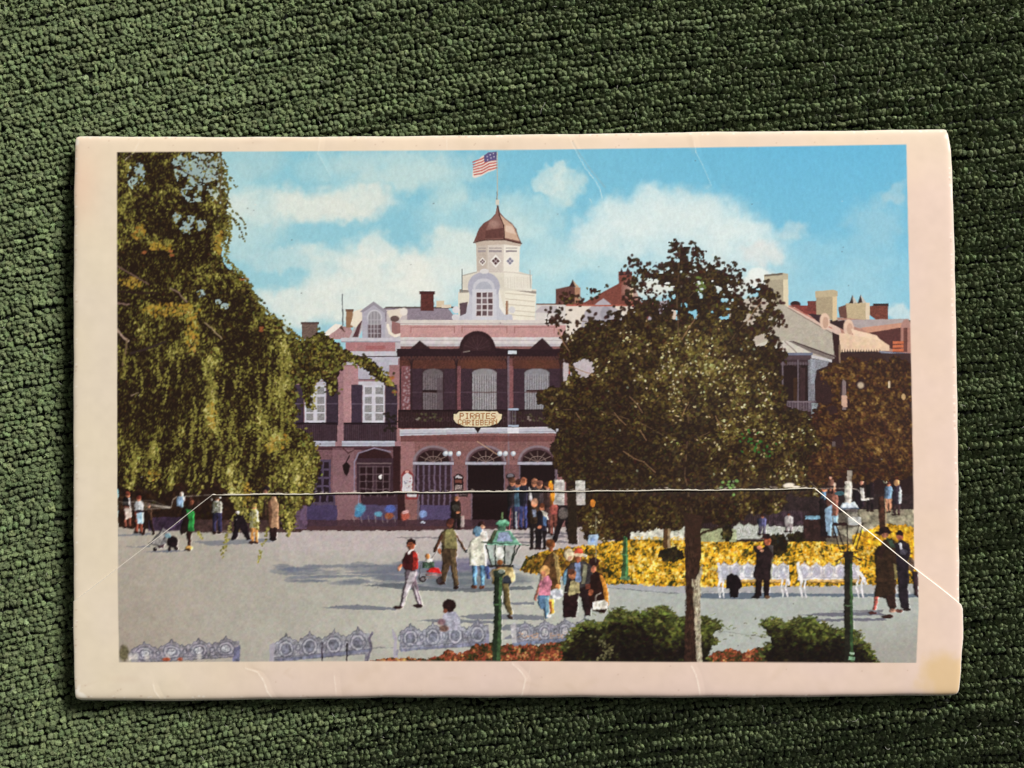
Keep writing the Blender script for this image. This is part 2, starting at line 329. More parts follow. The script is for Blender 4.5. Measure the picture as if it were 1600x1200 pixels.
for y in (593, 599): line((739, y), (775, y + 2), 1.2, (132, 128, 132), .7)
for i in range(40): dab(629 + rng.random() * 11, 574 + rng.random() * 66, 1.5, 1.5, 0, C((176, 160, 166)), .5)
rect(622, 640, 882, 669, (44, 26, 28), .9, tex=.2)
for x in np.arange(627, 882, 4.0): line((x, 644), (x, 666), 1, (86, 62, 68), .5)
line((624, 642), (880, 640), 1.6, (38, 22, 26))
for x in np.arange(628, 880, 8.0): ell(x, 655, 2.6, 4, (96, 72, 78), .45); ell(x, 655, 1.5, 2.6, (44, 26, 28), .7)
for x in (643, 713, 793, 876): rect(x - 1.2, 557, x + 1.2, 668, (58, 38, 42), .9); pline([(x - 9, 558), (x - 3, 562), (x, 572), (x + 3, 562), (x + 9, 558)], 1.4, (48, 30, 34), .9)
for x in np.arange(630, 880, 5.0): line((x, 557), (x + 2.5, 562), .9, (104, 72, 66), .6); line((x + 5, 557), (x + 2.5, 562), .9, (104, 72, 66), .6)
for _ in range(60): dab(640 + rng.random() * 50 + (rng.random() > .6) * 160, 644 + rng.random() * 14, 2, 1.5, 0, C(((92, 88, 62), (60, 50, 34), (150, 140, 130))[int(rng.random() * 2.3)]), .7)
rect(793, 556, 796, 825, (126, 112, 122), .7); rect(796, 560, 801, 640, (146, 96, 98), .5); rect(794, 638, 810, 641, (164, 176, 194)); rect(794, 664, 810, 667, (164, 176, 194))
for x in (797, 801, 805): line((x, 642), (x, 664), 1, (140, 140, 156), .8)
poly([(625, 672), (700, 669), (882, 667), (882, 677), (760, 677), (625, 681)], (190, 190, 200)); line((625, 671.5), (882, 667.5), 1.2, (226, 224, 228)); line((627, 678), (882, 674), 1.1, (146, 144, 158)); rect(793, 669, 811, 677, (226, 226, 232)); poly([(741, 668), (752, 668), (746.5, 677)], (40, 22, 24))
rect(626, 681, 884, 690, (106, 62, 62), .6); rect(626, 690, 648, 770, (162, 118, 120), .7, tex=.18)
for (a, b) in ((648, 706), (730, 788), (812, 868)):
    m = (a + b) / 2
    ell(m, 722, (b - a) / 2 + 3, 26, (136, 118, 126)); rect(a - 3, 720, b + 3, 826, (110, 92, 104)); ell(m, 722, (b - a) / 2 - 1, 22.5, (96, 70, 76))
    ell(m, 721, (b - a) / 2 - 4, 18, (48, 26, 28)); rect(a - 3, 722, b + 3, 726, (176, 172, 186)); rect(a + 1, 726, b - 1, 826, (34, 18, 20))
    for an in (.55, 1.05, math.pi / 2, math.pi - 1.05, math.pi - .55): line((m, 722), (m + 24 * math.cos(an), 722 - 17 * math.sin(an)), 1, (150, 130, 122), .85)
    pline([(m + 13 * math.cos(t), 722 - 9 * math.sin(t)) for t in np.linspace(0, math.pi, 9)], 1, (150, 130, 122), .8)
rect(649, 726, 706, 826, (58, 38, 46))
for k, x in enumerate(np.arange(652, 704, 8.6)): rect(x, 727, x + 2.6, 790, (104, 88, 108))
for y in (743, 758, 772): line((651, y), (705, y), .8, (92, 74, 90), .7)
rect(650, 789, 706, 826, (84, 72, 106), tex=.16)
rect(706, 726, 729, 826, (128, 90, 92), .8, tex=.2); rect(789, 726, 811, 826, (118, 82, 84), .8, tex=.2)
line((746, 690), (777, 710), 1.4, (196, 160, 130), .85)
# red framed wall posters
poly([(627, 742), (631, 736), (636, 734), (641, 736), (646, 742), (646, 780), (627, 780)], (134, 58, 58)); poly([(629, 744), (636, 738), (644, 744), (644, 776), (629, 776)], (206, 200, 204)); ell(636, 737, 3, 2, (214, 160, 150))
for k in range(14): dab(632 + rng.random() * 9, 746 + rng.random() * 26, 1.5, 1, 0, C(((150, 90, 96), (120, 120, 140))[k % 2]), .8)
poly([(709, 746), (713, 741), (716.5, 740), (720, 741), (724, 746), (724, 776), (709, 776)], (44, 26, 28)); poly([(711, 745), (716, 741.5), (722, 745), (722, 747), (711, 747)], (190, 184, 188)); rect(711, 758, 722, 764, (168, 152, 150), .8, tex=.6); rect(710, 764, 723, 774, (96, 80, 80), .9, tex=.8); rect(711, 750, 722, 755, (120, 70, 62))
ell(797.5, 744, 7, 4.5, (40, 30, 34)); ell(797.5, 743, 5, 3, (150, 146, 156), .7)
for gx in (696, 703.5, 716.5, 781, 789.5, 802): line((gx, 712), (gx + 1, 718), 1.2, (60, 36, 38), .7); ell(gx, 708.8, 3.8, 3.9, (176, 186, 198)); ell(gx + .8, 707.6, 2.5, 2.5, (236, 240, 242), 1, .5)
# shop sign with its lettering
poly([(708, 645), (713, 645), (716, 641.5), (777, 641), (781, 645), (785, 646), (785, 655), (780, 663), (768, 667), (746, 668.5), (724, 667.5), (712, 663), (707, 655)], (40, 24, 22))
poly([(709, 647), (714, 646.5), (717, 643), (776, 642.5), (780, 646.5), (784, 647.5), (783.5, 654), (778, 661), (766, 665.5), (746, 666.8), (725, 665.8), (713, 661), (708.5, 655)], (226, 211, 174)); pline([(713, 650), (718, 645.5), (775, 645), (780, 649)], 1, (232, 222, 196)); 
FONT = {'P': '1111010001100011111010000100001000', 'I': '01110001000010000100001000010001110', 'R': '11110100011000111110101001001010001', 'A': '01110100011000111111100011000110001', 'T': '11111001000010000100001000010000100', 'E': '11111100001000011110100001000011111', 'S': '01111100001000001110000010000111110', 'C': '01110100011000010000100001000101110', 'B': '11110100011000111110100011000111110', 'N': '10001110011010110011100011000110001', 'o': '00000000000111010001100011000101110', 'f': '00110010000100011110010000100001000', 't': '01000010001111001000010000100100110', 'h': '10000100001011011001100011000110001', 'e': '00000000000111010001111111000001110'}
def text(s, x, y, h, w, col, arc=0.0, bold=1.0):
    px, py = w / 6.0, h / 7.0; n = len(s)
    for k, ch in enumerate(s):
        yy = y + arc * ((k - (n - 1) / 2) / (n / 2)) ** 2
        if ch in FONT:
            for i, bit in enumerate(FONT[ch]):
                if bit == '1': rect(x + (i % 5) * px, yy + (i // 5) * py, x + (i % 5 + bold) * px, yy + (i // 5 + bold) * py, col)
        x += w


rect(884, 600, 1110, 850, (50, 32, 28), tex=.25)
# ---- roofs behind the round tree, right hand house
poly([(868, 452), (890, 447), (907, 450), (907, 476), (868, 476)], (106, 68, 62), tex=.2); poly([(889, 448), (895, 437), (903, 448)], (64, 40, 40)); poly([(895, 437), (906, 450), (900, 450)], (196, 168, 140)); rect(898, 449, 907, 474, (176, 132, 106))
poly([(884, 476), (914, 472), (968, 442), (990, 444), (1004, 476), (1004, 500), (884, 500)], (128, 72, 62), tex=.15); poly([(966, 424), (988, 424), (986, 470), (968, 456)], (128, 70, 60), tex=.2); poly([(967, 430), (971, 418), (976, 430)], (66, 42, 42)); poly([(976, 430), (981, 417), (987, 428)], (66, 42, 42)); rect(985, 436, 990, 470, (196, 142, 96))
poly([(884, 478), (1000, 478), (1000, 545), (884, 545)], (226, 216, 204)); poly([(914, 486), (943, 466), (968, 486), (985, 520), (905, 520)], (178, 172, 180)); ell(947, 490, 9, 12, (158, 154, 164)); poly([(968, 486), (990, 510), (985, 520), (972, 505)], (244, 238, 226)); rect(884, 476, 1000, 478.4, (172, 96, 80))
rect(880, 540, 930, 600, (196, 184, 186)); rect(888, 560, 891, 600, (150, 100, 96)); rect(880, 560, 940, 660, (188, 178, 182), .9, tex=.1); rect(888, 548, 891, 650, (160, 96, 84))
poly([(1010, 500), (1024, 472), (1046, 468), (1050, 500)], (172, 162, 176), tex=.1); poly([(1000, 472), (1024, 472), (1012, 500), (996, 500)], (120, 66, 56)); ell(1048, 492, 9, 12, (214, 196, 180))
rect(1100, 500, 1432, 772, (58, 36, 36), tex=.2)
poly([(1150, 470), (1200, 460), (1232, 478), (1300, 518), (1306, 560), (1150, 560)], (180, 172, 158), tex=.06); poly([(1140, 470), (1200, 470), (1200, 560), (1140, 560)], (190, 178, 164), tex=.06)
poly([(1196, 432), (1226, 428), (1226, 478), (1197, 470)], (170, 160, 138), tex=.08); poly([(1224, 428), (1232, 431), (1232, 480), (1224, 475)], (222, 210, 180)); poly([(1194, 429), (1223, 426), (1232, 428), (1232, 436), (1194, 438)], (188, 178, 152)); poly([(1195, 429), (1223, 426), (1223, 429.5), (1195, 432)], (108, 98, 88))
poly([(1232, 476), (1262, 488), (1320, 516), (1318, 526), (1300, 519), (1232, 482)], (214, 186, 172)); line((1234, 478), (1300, 513), 1.6, (190, 118, 104)); line((1232, 481), (1300, 521), 1.3, (130, 112, 104))
ell(1243, 475, 8, 5, (62, 36, 36)); poly([(1235, 476), (1276, 478), (1276, 497), (1258, 490)], (132, 64, 58), tex=.2); rect(1262, 470, 1276, 486, (120, 62, 56), tex=.2)
poly([(1275, 456), (1301, 454), (1301, 500), (1276, 496)], (172, 156, 128), tex=.1); poly([(1301, 454), (1308, 457), (1308, 500), (1301, 502)], (218, 196, 158)); poly([(1274, 455), (1303, 452.5), (1309, 455), (1309, 463), (1274, 465)], (190, 174, 142))
poly([(1310, 480), (1328, 474), (1326, 498), (1312, 496)], (112, 76, 66)); poly([(1322, 474), (1354, 472), (1354, 502), (1324, 499)], (190, 172, 138), tex=.1); rect(1353, 473, 1359, 503, (222, 204, 178)); poly([(1327, 474), (1332, 461), (1338, 474)], (60, 44, 44)); poly([(1340, 474), (1345, 460), (1351, 472)], (60, 44, 44)); poly([(1332, 461), (1340, 473), (1334, 474)], (200, 194, 184)); poly([(1345, 460), (1354, 473), (1348, 474)], (196, 192, 184))
poly([(1359, 478), (1388, 475), (1388, 499), (1372, 502), (1359, 492)], (120, 66, 54), tex=.25); rect(1364, 474, 1389, 478, (62, 44, 44))
poly([(1308, 496), (1360, 500), (1420, 498), (1424, 560), (1320, 540)], (176, 132, 116), tex=.06); poly([(1310, 500), (1418, 498), (1422, 505), (1350, 514), (1312, 506)], (172, 160, 160)); poly([(1350, 514), (1416, 506), (1418, 552), (1392, 545), (1362, 522)], (94, 54, 52), tex=.12); poly([(1345, 512), (1412, 504), (1412, 511), (1356, 520)], (198, 146, 124))
poly([(1262, 490), (1285, 492), (1282, 506)], (64, 44, 50)); poly([(1298, 504), (1320, 500), (1326, 520)], (58, 36, 40))
ell(1289, 502, 8, 13, (226, 194, 172)); ell(1290, 504, 4.5, 9, (196, 160, 140)); ell(1326, 512, 8, 13, (226, 194, 172)); ell(1328, 514, 4.5, 9, (200, 164, 142))
ell(1416, 512, 8, 13, (176, 134, 124)); rect(1408, 512, 1424, 552, (170, 122, 110)); rect(1412, 512, 1418, 550, (110, 68, 62)); 
for y in (533, 539, 545): rect(1395, y, 1412, y + 4, (196, 108, 74)); rect(1395, y + 4, 1412, y + 5.5, (120, 62, 50))
poly([(1312, 520), (1372, 528), (1390, 540), (1390, 548), (1312, 550)], (226, 196, 168)); poly([(1330, 514), (1370, 524), (1376, 532), (1334, 524)], (232, 204, 178)); 
for x in np.arange(1314, 1374, 4.2): poly([(x, 553), (x + 2, 545), (x + 4, 553)], (54, 38, 42))
poly([(1301, 527), (1312, 524), (1313, 570), (1304, 560)], (60, 34, 34)); line((1312, 540), (1313, 566), 3, (138, 116, 96))
poly([(1374, 548), (1424, 552), (1424, 568), (1384, 562)], (96, 98, 116)); line((1374, 549), (1424, 556), 1.4, (150, 152, 168)); poly([(1384, 562), (1424, 568), (1424, 574), (1396, 572)], (180, 160, 148)); rect(1313, 552, 1424, 580, (64, 40, 38), .9)
poly([(1160, 548), (1200, 532), (1232, 533), (1270, 552), (1160, 552)], (206, 200, 188)); 
for a, b in (((1216, 533), (1230, 552)), ((1226, 533), (1246, 552)), ((1204, 534), (1212, 552))): line(a, b, 1.4, (132, 116, 108))
poly([(1232, 533), (1240, 533), (1306, 556), (1300, 562), (1268, 551)], (122, 110, 106)); line((1240, 534), (1306, 558), 1.5, (70, 50, 50)); poly([(1262, 553), (1300, 562), (1300, 566), (1262, 558)], (202, 200, 202)); rect(1160, 551, 1270, 555, (112, 116, 136)); rect(1160, 555, 1268, 562, (84, 66, 72)); rect(1160, 562, 1268, 570, (66, 48, 54))
rect(1160, 570, 1268, 640, (44, 26, 26), tex=.2); pline([(1208, 585), (1218, 572), (1234, 568), (1250, 573), (1258, 585)], 3, (62, 44, 46)); rect(1250, 575, 1258, 630, (70, 48, 50), .8); rect(1240, 590, 1246, 630, (74, 48, 30), .8); rect(1263, 562, 1273, 640, (142, 146, 156), .8, tex=.35); poly([(1266, 560), (1296, 564), (1292, 572), (1276, 578), (1272, 600), (1266, 600)], (152, 158, 168), .85, tex=.35)
rect(1180, 626, 1275, 643, (96, 82, 92), .75, tex=.3)
for x in (1190, 1222, 1246): rect(x, 562, x + 2.4, 640, (112, 100, 108), .85)
for x in np.arange(1184, 1264, 4.2): ell(x, 568, 1.9, 2.6, (116, 104, 112), .6); line((x, 628), (x, 642), 1, (130, 116, 124), .6)
line((1180, 627), (1268, 628), 1.4, (140, 126, 132), .8); rect(1268, 630, 1281, 656, (150, 164, 168), .75, tex=.5)
rect(1316, 590, 1322, 640, (148, 132, 132), .8); rect(1315, 618, 1324, 636, (212, 172, 150), .9)
rect(1240, 700, 1432, 772, (46, 28, 28), .8, tex=.2); rect(1300, 690, 1305, 762, (150, 140, 140), .5); 
# ---- building foot, pavement edge; the flap is printed a little to the right of the cover
rect(440, 812, 800, 829, (74, 50, 58), .85, tex=.2); poly([(440, 822), (800, 822), (800, 826), (640, 829), (440, 832)], (84, 56, 60))
def slit_y(x): return 773.0 - (x - 330.0) * 10.0 / 945.0
low = (YY > slit_y(XX)) & (XX > 440) & (XX < 905) & (YY < 822)
sh = np.roll(INK, 7, axis=1); INK[low] = sh[low]
poly([(440, 832), (470, 829), (640, 829), (800, 826), (960, 822), (960, 860), (440, 860)], (192, 182, 180), .9, tex=.07)
rect(620, 839, 700, 840.6, (110, 104, 112), .8)
# parked prams by the wall
for (x, y, rx, ry, c) in ((563, 795, 8, 8, (88, 156, 188)), (560, 803, 6, 5, (70, 130, 170)), (591, 803, 6, 4, (98, 160, 184)), (610, 795, 8, 6, (84, 104, 176)), (608, 806, 7, 5, (150, 84, 54)), (633, 806, 7, 7, (184, 92, 76)), (634, 800, 5, 3, (214, 170, 168)), (661, 803, 6, 6, (132, 158, 206)), (661, 816, 4, 2, (196, 204, 216))): ell(x, y, rx, ry, c, .95, .4, tex=.3)
for x in (552, 564, 575, 586, 597, 604, 616): line((x, 806), (x + 2, 816), 1.1, (150, 136, 136), .7)

# ---- cast shadows on the square
def shade(pts, a=.75): poly(pts, (112, 116, 128), a)
r2 = np.random.default_rng(5)
for _ in range(95):
    x = 440 + 350 * r2.random() ** .75; t = (x - 440) / 350; y = 872 + 50 * r2.random() * (0.5 + .5 * t) + 4 * (1 - t) + (1 - t) * 6
    ell(x, y, 10 + 30 * r2.random() * (.5 + t), 1.4 + 2.6 * r2.random(), (110, 116, 130), .46, .3)
ell(650, 893, 64, 14, (110, 112, 130), .6, .4); ell(740, 905, 90, 12, (104, 112, 120), .65, .3); ell(600, 888, 60, 6, (112, 118, 132), .6, .3); ell(540, 884, 60, 2.4, (110, 116, 130), .6, .3); ell(560, 900, 80, 2.2, (110, 116, 130), .6, .3); ell(720, 882, 46, 10, (112, 106, 138), .6, .5)
poly([(566, 914), (620, 911), (700, 920), (830, 915), (835, 920), (740, 925), (640, 922)], (92, 98, 106), .8); ell(456, 890, 14, 3.4, (108, 116, 136), .8, .6); ell(476, 902, 26, 2.5, (116, 122, 138), .7, .6)
shade([(502, 949), (530, 946), (560, 945), (622, 950), (618, 953), (560, 953)], .85); shade([(648, 970), (690, 967), (772, 970), (772, 974), (700, 973)], .85)
shade([(716, 963), (760, 958), (850, 962), (850, 968), (740, 968)], .85); shade([(780, 984), (790, 975), (830, 974), (830, 986)], .85); shade([(785, 998), (800, 990), (805, 998)], .8); shade([(770, 940), (835, 941), (835, 945), (770, 944)], .85)
shade([(183, 836), (235, 832), (235, 836), (183, 838)], .8); shade([(222, 862), (262, 859), (300, 860), (262, 863)], .95); shade([(300, 846), (420, 841), (430, 846), (330, 853)], .7); shade([(190, 855), (235, 852), (235, 855)], .75)
for y in (833, 838, 846): poly([(800, y), (880, y - 2), (890, y + 2), (800, y + 3)], (104, 100, 108), .75)
poly([(1085, 925), (1130, 922), (1260, 927), (1430, 925), (1434, 933), (1250, 931), (1160, 936), (1090, 934)], (92, 104, 120), .9)
poly([(1242, 960), (1290, 957), (1370, 955), (1385, 960), (1300, 963)], (104, 104, 118), .9); poly([(1290, 954), (1380, 952), (1378, 956)], (110, 108, 118), .8); poly([(1236, 967), (1300, 966), (1380, 965), (1385, 969), (1260, 971)], (104, 104, 118), .9)
line((1120, 985), (1190, 994), 1.1, (140, 142, 140), .8); line((1370, 940), (1430, 945), 1, (160, 158, 150), .4)

GROUND = INK.copy()
# ---- flower bed with its kerb
bed = pmask([(812, 892), (822, 870), (850, 860), (905, 852), (950, 846), (1010, 840), (1432, 838), (1432, 912), (1300, 914), (1120, 916), (1050, 915), (960, 912), (900, 905), (840, 895)], 1.2, 71)
poly([(800, 880), (850, 892), (940, 906), (1060, 915), (1240, 915), (1432, 916), (1432, 928), (1240, 926), (1060, 926), (940, 916), (850, 900), (800, 886)], (170, 172, 176)); pline([(800, 886), (850, 900), (940, 917), (1060, 927)], 1.4, (120, 124, 130))
poly([(1090, 915), (1432, 914), (1432, 926), (1090, 926)], (176, 176, 176))
Lb = lightmap([(860, 880, 60, 30, -.28), (1010, 880, 70, 30, .16), (1110, 880, 60, 40, .2), (1180, 850, 50, 14, -.1), (1300, 868, 90, 22, .12), (1050, 870, 16, 10, -.7), (930, 895, 40, 12, -.4), (1215, 893, 20, 6, -.7), (1300, 905, 200, 8, -.2), (1390, 880, 30, 20, .1)], .46, 72, 11, .36)
foliage(bed, Lb, [(44, 46, 20), (88, 82, 30), (174, 130, 32), (230, 166, 34), (240, 192, 58), (242, 218, 130)], 9000, 1.8, 4.2, 73, 1.25, jit=.42, alpha=.9, tex=(.8, .5))
lowbed = pmask([(810, 890), (835, 868), (880, 858), (930, 870), (960, 900), (900, 902), (850, 894)], 2, 75)
foliage(lowbed, lightmap([(850, 868, 20, 6, .3)], .4, 76), [(50, 34, 20), (96, 66, 26), (150, 110, 40), (206, 160, 62)], 500, 2, 5, 77, base=False, jit=.4)
rect(985, 823, 1092, 843, (210, 210, 196)); rect(1085, 822, 1262, 846, (196, 196, 192), .85)
for _ in range(110): dab(990 + 100 * r2.random(), 838 + 6 * r2.random(), 1.5, 1.2, 0, C((200, 160, 60)), .8)
bush1 = ellmask([(1048, 866, 20, 11), (1135, 832, 9, 13), (1213, 850, 16, 18), (1245, 838, 18, 8)], 1.6, 78, 5)
# benches standing behind and before the bed
def scroll_bench(x0, y0, x1, y1, hump, back, lo, n, side=0, slope=0.0, ring=(200, 198, 210), legs=True, seat=None, dots=None):
    w = (x1 - x0) / n
    def Y(x, y): return y + slope * (x - x0)
    pts = [(x0, Y(x0, y1))]
    for k in range(n):
        a = x0 + k * w
        for t, h in ((0, .15), (.12, .5), (.2, .42), (.34, .8), (.44, .86), (.5, 1.25), (.56, .86), (.66, .8), (.8, .42), (.88, .5)): pts.append((a + t * w, Y(a + t * w, y0 + hump - h * hump)))
    pts += [(x1, Y(x1, y0 + hump * .5)), (x1, Y(x1, y1))]
    poly(pts, back, .94, tex=.14); pline(pts[1:-2], 1.3, lo, .75); dk = tuple(np.array(lo) * .92)
    for k in range(n):
        cx = x0 + (k + .5) * w; cy = Y(cx, y0 + hump * .3 + (y1 - y0) * .42); R = w * .34; ry = (y1 - y0) * .36
        ell(cx, cy, R, ry, lo, .8); ell(cx, cy, R * .86, ry * .86, ring, .95); ell(cx, cy, R * .62, ry * .64, dk, .75); ell(cx, cy, R * .46, ry * .48, dots or ring, .9)
        xe = x0 + k * w; ell(xe, Y(xe, y0 + hump * .9 + (y1 - y0) * .2), w * .1, (y1 - y0) * .16, dk, .6); ell(xe, Y(xe, y0 + hump * .9 + (y1 - y0) * .2), w * .05, (y1 - y0) * .09, ring, .9)
    yb_ = y0 + (y1 - y0) * .84; line((x0, Y(x0, yb_)), (x1, Y(x1, yb_)), 1.2, dk, .7); line((x0, Y(x0, y1)), (x1, Y(x1, y1)), 1.4, dk, .7)
    for _ in range(int((x1 - x0) * (y1 - y0) / 12)):
        x = x0 + (x1 - x0) * r2.random(); y = Y(x, y0 + hump + (y1 - y0 - hump) * r2.random()); dab(x, y, .8, .8, 0, C(lo), .5)
scroll_bench(1122, 879, 1232, 906, 7, (222, 222, 230), (170, 168, 180), 6, ring=(196, 198, 214)); scroll_bench(1246, 880, 1342, 906, 7, (226, 222, 228), (176, 172, 182), 5, ring=(200, 198, 214))
scroll_bench(1146, 818, 1256, 842, 5, (206, 208, 204), (150, 156, 140), 7, ring=(222, 222, 222))
for x0, x1 in ((1126, 1230), (1262, 1348)): rect(x0, 905, x1, 909, (216, 178, 112)); rect(x0, 908.5, x1, 910, (150, 108, 52), .8)
for x in (1124, 1130, 1222, 1229, 1252, 1258, 1340, 1347): pline([(x, 906), (x - 2, 918), (x + 1, 932)], 3, (222, 222, 224))
pline([(1222, 888), (1230, 900), (1232, 912)], 4, (228, 226, 228)); pline([(1338, 888), (1348, 902), (1352, 912)], 5, (228, 226, 228)); pline([(1246, 880), (1252, 908)], 5, (226, 224, 228)); pline([(1122, 880), (1126, 908)], 4, (222, 222, 228))
foliage(bush1, lightmap([], .25, 79), [(34, 26, 18), (56, 46, 26), (92, 80, 40)], 300, 2, 4, 80)
# green post and the small blue notice
poly([(974, 835), (979, 835), (981, 880), (982, 905), (970, 905), (972, 880)], (58, 86, 52)); poly([(978, 840), (980, 840), (982, 903), (978, 903)], (84, 140, 84)); rect(969, 900, 984, 905, (92, 126, 88)); line((971, 866), (982, 866), 1.6, (96, 150, 96)); line((975, 806), (976, 838), 2, (70, 120, 74))
line((931, 806), (931, 878), 1.3, (120, 116, 100)); poly([(920, 835), (935, 835), (933, 852), (918, 851)], (168, 190, 216)); ell(926, 843, 3, 4, (110, 140, 190), .7, .8)

rect(1085, 765, 1432, 846, (48, 32, 32), .96, tex=.25)
for x in np.arange(1100, 1260, 3.4): line((x, 798), (x, 822), 1, (84, 66, 74), .5)
rect(1290, 800, 1345, 850, (120, 112, 96), .8, tex=.1)
scroll_bench(1146, 818, 1256, 842, 5, (206, 208, 204), (150, 156, 140), 7, ring=(222, 222, 222)); rect(1085, 826, 1150, 846, (176, 186, 140), .8, tex=.25)
foliage(bush1, lightmap([], .25, 79), [(34, 26, 18), (56, 46, 26), (92, 80, 40)], 300, 2, 4, 80)

PRE = INK.copy()
def rounding(pre, a=1.0):
    m = boxblur(np.abs(INK - pre).sum(-1) > .05, 1); d = np.roll(m, 2, 1) - np.roll(m, -2, 1); y_ = (vnoise(CH, CW, 6, 220, 2) - .5) * .5
    INK[:] = np.clip(INK * (1 + m * a * (.55 * np.clip(d, 0, 1) - .5 * np.clip(-d, 0, 1) + y_))[..., None], 0, 1)

# ---- people (each a handful of printed shapes)
SK, SKD = (196, 128, 96), (150, 84, 58)
def legs(x, y0, y1, w, col, spread=0, shoe=None, gap=.5):
    for s in (-1, 1):
        xt = x + s * w * .28; xb = x + s * (w * .3 + spread)
        poly([(xt - w * .27, y0), (xt + w * .27, y0), (xb + w * .18, y1), (xb - w * .18, y1)], col)
        if shoe: ell(xb - 1, y1, w * .28, 1.8, shoe)
def figure(x, ytop, ybot, w, top, bottom, hair, skin=SK, shoe=(50, 30, 28), hem=.56, spread=0, face=0, dress=False):
    h = ybot - ytop; hr = h * .075
    legs(x, ytop + h * (hem - .04), ybot, w * .8, bottom, spread, shoe)
    poly([(x - w * .3, ytop + h * .16), (x, ytop + h * .13), (x + w * .3, ytop + h * .16), (x + w * .5, ytop + h * .24), (x + w * (.55 if dress else .42), ytop + h * hem), (x - w * (.55 if dress else .42), ytop + h * hem), (x - w * .5, ytop + h * .24)], top, tex=.14)
    poly([(x - w * .5, ytop + h * .18), (x - w * .04, ytop + h * .15), (x - w * .02, ytop + h * hem), (x - w * .5, ytop + h * hem)], tuple(np.array(top) * .55), .6)
    poly([(x + w * .3, ytop + h * .18), (x + w * .46, ytop + h * .24), (x + w * .4, ytop + h * hem), (x + w * .28, ytop + h * hem)], tuple(np.minimum(np.array(top) * 1.3 + 12, 250)), .5)
    ell(x + face, ytop + hr * 1.2, hr * .82, hr, skin); ell(x - face * .6, ytop + hr * .75, hr * .9, hr * .75, hair)
# by the doors
for (x, yt, yb, w, t, b, hh) in ((797, 746, 826, 15, (52, 44, 50), (50, 46, 60), (96, 62, 46)), (807, 749, 826, 13, (84, 116, 140), (60, 62, 100), (70, 44, 38)), (815, 746, 826, 14, (44, 40, 56), (58, 64, 110), (150, 92, 66)), (832, 747, 830, 15, (66, 56, 60), (40, 32, 38), (130, 86, 66)), (840, 750, 830, 14, (72, 60, 62), (36, 28, 32), (104, 68, 58)), (852, 752, 832, 13, (86, 60, 56), (90, 56, 56), (60, 40, 36)), (862, 757, 835, 12, (190, 120, 60), (120, 70, 60), (80, 50, 40))):
    figure(x + (6 if yt > 770 else 3), yt, yb, w, t, b, hh)
line((806, 800), (807, 826), 2, (170, 176, 176)); line((798, 795), (796, 826), 2, (150, 80, 80)); poly([(826, 760), (830, 768), (832, 786), (827, 780)], (226, 222, 222))
for (x0, x1) in ((866, 882), (900, 914)):
    rect(x0, 750, x1, 789, (200, 196, 190), tex=.1)
    for y in np.arange(754, 787, 3): line((x0 + 2, y), (x1 - 2 - 4 * r2.random(), y), .9, (130, 126, 124), .7)
ell(860, 757, 3, 6, (214, 140, 40)); ell(864, 775, 3, 8, (216, 146, 44)); ell(925, 785, 4, 6, (210, 130, 50)); ell(866, 796, 7, 8, (170, 84, 84), .8)
figure(835, 779, 857, 17, (72, 52, 38), (36, 28, 28), (176, 130, 104), hem=.5); poly([(832, 796), (838, 796), (838, 808), (833, 808)], (110, 118, 136))
figure(847, 786, 857, 16, (44, 38, 50), (34, 26, 30), (120, 66, 44), hem=.62); poly([(846, 797), (854, 800), (857, 812), (852, 812)], (228, 220, 206)); poly([(849, 806), (854, 808), (853, 822), (849, 820)], (84, 112, 152)); ell(843, 824, 3, 2.5, SK)
poly([(872, 790), (892, 788), (894, 812), (896, 846), (889, 846), (882, 812), (870, 846), (864, 852), (861, 849), (870, 820)], (38, 28, 30)); ell(880, 802, 8, 9, (110, 100, 96), .9, tex=.4)
poly([(889, 768), (902, 768), (902, 850), (888, 850)], (52, 40, 28), tex=.3); line((900, 800), (900, 848), 1.4, (120, 104, 70), .7)
figure(713, 775, 826, 17, (44, 32, 28), (34, 24, 24), (120, 82, 58), hem=.7); ell(712, 793, 6, 5, (70, 66, 60), .8); ell(716, 800, 3, 2, SK); rect(720, 806, 725, 824, (160, 154, 148), .7)
# boy in the red pullover
poly([(634, 891), (652, 891), (650, 905), (655, 925), (660, 944), (654, 946), (648, 930), (642, 914), (638, 925), (630, 949), (624, 949), (628, 930), (633, 908)], (118, 102, 112)); poly([(641, 893), (651, 893), (648, 906), (643, 914), (634, 932), (630, 948), (627, 948), (634, 914)], (198, 188, 194)); poly([(646, 912), (650, 918), (658, 944), (655, 944)], (206, 196, 202))
ell(622, 949, 7, 2.4, (60, 30, 30)); ell(653, 946.5, 8, 3, (52, 32, 34))
poly([(634, 864), (641, 859), (649, 861), (653, 868), (654, 889), (644, 892), (633, 890), (627, 884), (630, 872)], (72, 26, 28)); poly([(645, 861), (650, 862), (653, 869), (654, 889), (644, 891), (646, 876)], (156, 44, 38)); poly([(637, 866), (640, 860), (646, 857), (640, 867)], (234, 226, 220)); ell(624, 888, 3.4, 4, (206, 140, 112)); ell(626, 884, 2.5, 3, (190, 110, 80))
ell(642, 851, 6.5, 8, (168, 92, 62)); poly([(635, 850), (637, 843), (643, 841), (650, 844), (650, 852), (647, 850), (644, 847), (637, 848)], (44, 24, 24)); line((636, 850), (643, 850), 1.5, (50, 26, 26))
